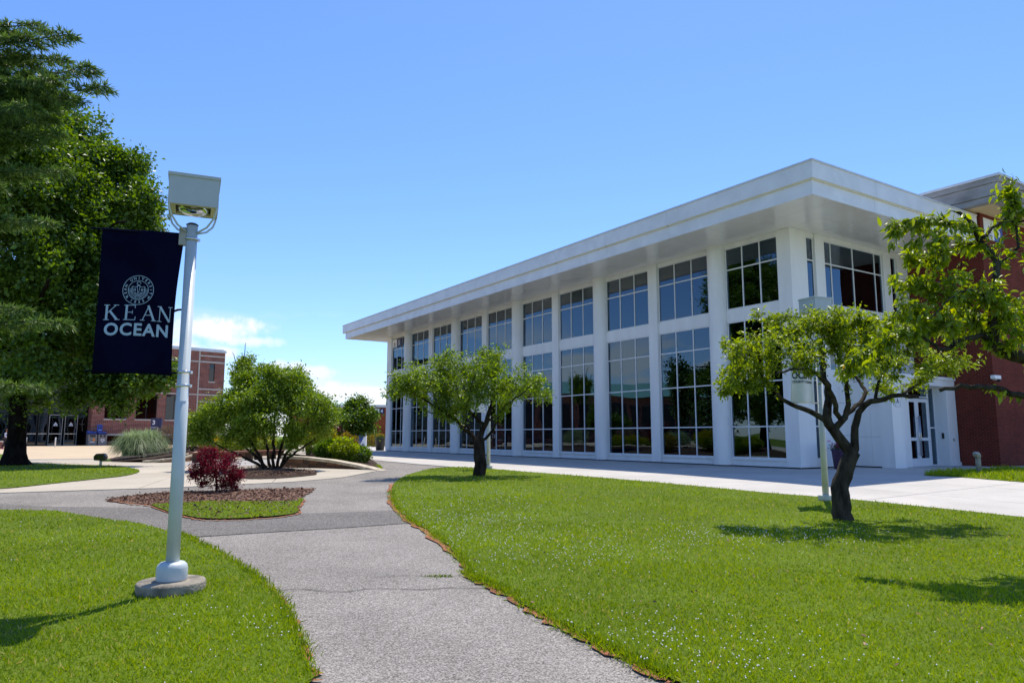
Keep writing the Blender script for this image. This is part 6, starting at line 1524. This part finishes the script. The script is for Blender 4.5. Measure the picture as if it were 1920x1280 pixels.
# ------------------------------------------------------------------ conifer boughs reaching in from the left
def conifer(label):
    T0 = Vector((-11.6, 12.2, g(12.2))); root = thing('conifer', label, 'tree', T0)
    H_ = 11.5; b = MB(); b.tube([(0, 0, -.1), (0, 0, .5), (.02, 0, 4), (.05, .05, 8), (.05, .05, H_)], [.34, .26, .2, .12, .03], 14); 
    Np = []; Nd = []
    def bough(pts, rad):
        pts = [Vector(p) for p in pts]; sm = []; m = len(pts)
        for i in range(m - 1):
            p0, p1, p2, p3 = pts[max(i - 1, 0)], pts[i], pts[i + 1], pts[min(i + 2, m - 1)]; n = max(2, int((p2 - p1).length / .09))
            for k in range(n):
                t = k / n; sm.append(.5 * ((2 * p1) + (-p0 + p2) * t + (2 * p0 - 5 * p1 + 4 * p2 - p3) * t * t + (-p0 + 3 * p1 - 3 * p2 + p3) * t ** 3))
        sm.append(pts[-1]); N = len(sm); loc = [p - T0 for p in sm]
        b.tube(loc, [rad * (1 - .85 * i / (N - 1)) for i in range(N)], 6)
        for i in range(int(N * .22), N):
            f = i / (N - 1); d = (sm[min(i + 1, N - 1)] - sm[i - 1]).normalized(); sd = Vector((-d.y, d.x, 0)).normalized()
            for s_ in (-1, 1):
                if rng.random() < .12: continue
                L_ = (.75 * (1 - f) + .16) * rng.uniform(.6, 1.1); tw = (d * .75 + sd * s_ * rng.uniform(.6, .95) + Vector((0, 0, rng.uniform(-.35, .12)))).normalized()
                tp_ = [loc[i], loc[i] + tw * L_ * .5, loc[i] + tw * L_ + Vector((0, 0, -.1 * L_))]; b.tube(tp_, [.006, .004, .002], 3, cap=False)
                nn = int(L_ / .022)
                for q_ in range(nn):
                    t = (q_ + .5) / nn; c_ = loc[i] + tw * L_ * t + Vector((0, 0, -.1 * L_ * t * t))
                    for _ in range(4): Np.append(c_); Nd.append(tw * .9 + Vector(rng.normal(size=3) * .62))
                    if q_ % 5 == 4 and L_ > .3:
                        s2 = rng.choice([-1, 1]); w2 = (tw + tw.cross(Vector((0, 0, 1))) * s2 * .8 + Vector((0, 0, -.1))).normalized(); l2 = L_ * .32
                        for r_ in range(int(l2 / .025)):
                            c2 = c_ + w2 * .025 * r_
                            for _ in range(4): Np.append(c2); Nd.append(w2 * .9 + Vector(rng.normal(size=3) * .62))
        e_ = loc[-1]
        for _ in range(16): Np.append(e_); Nd.append(Vector(rng.normal(size=3) * .5) + d)
    YS = 10.5
    ends = [(128, 65, 10.4, .9), (70, 48, 10.9, .8), (172, 128, 10.3, 1), (196, 162, 10.2, 1), (145, 185, 10.0, 1), (120, 110, 10.8, 1), (100, 150, 9.8, 1), (95, 225, 10.6, 1), (60, 200, 9.6, 1), (110, 250, 10.2, 1), (120, 320, 10.2, 1), (88, 415, 9.8, 1.1), (112, 604, 9.8, 1.1), (40, 580, 10.1, 1), (75, 725, 11.6, .7)]
    for px_, py_, yy, k in ends:
        e_ = at(px_, py_, yy); z0 = e_.z + rng.uniform(-.5, .1); s_ = Vector((T0.x, T0.y, max(1.2, z0)))
        mid = s_.lerp(e_, .5) + Vector((0, 0, .28 + .1 * rng.random())); bough([s_, mid, s_.lerp(e_, .85) + Vector((0, 0, .12)), e_], .035)
    for k in range(26):   # the rest of the tree, out of view but casting its shade
        a = rng.uniform(100, 262); z = rng.uniform(2.2, 10.8); L_ = 4.6 * (1 - (z / 12.5)) + .6; e_ = T0 + Vector((math.cos(R(a)) * L_, math.sin(R(a)) * L_, z - .3)); s_ = T0 + Vector((0, 0, z)); bough([s_, s_.lerp(e_, .5) + Vector((0, 0, .25)), e_], .03)
    P_ = np.array(Np); D = np.array(Nd); n = len(P_); V, F, T = leaves(P_, D, .09 + .05 * rng.random(n), .15, tint=np.clip(.2 + rng.normal(size=n) * .2 + .35 * rng.random(n), 0, 1), fold=.1)
    V, F, T = np.array(V), np.array(F), T
    F = F.reshape(-1, 2, 3)[:, 0:1, :].reshape(-1, 3) if False else F
    b.build('trunk', bark, root); o = link('crown', np_mesh('crown', V, F, T, lf_needle), root); o['kind'] = 'stuff'; print('needles', n)
conifer('conifer with drooping needle boughs reaching in from the upper left edge')
# sprout of weeds on the path
for px_, py_ in ((815, 1081), (835, 1081)):
    c_ = gp(px_, py_); n = 60; P_ = np.array(c_) + rng.normal(size=(n, 3)) * np.array([.06, .03, .004]); V, F, T = leaves(P_, rng.normal(size=(n, 3)) * .6 + np.array([0, 0, .6]), .02 + .02 * rng.random(n), .4)
    tag(link('weed_patch', np_mesh('weed_patch', V, F, T, lf_lime)), 'tiny weed sprouting from a crack in the asphalt', 'weed', 'weeds in the path crack', 'stuff')
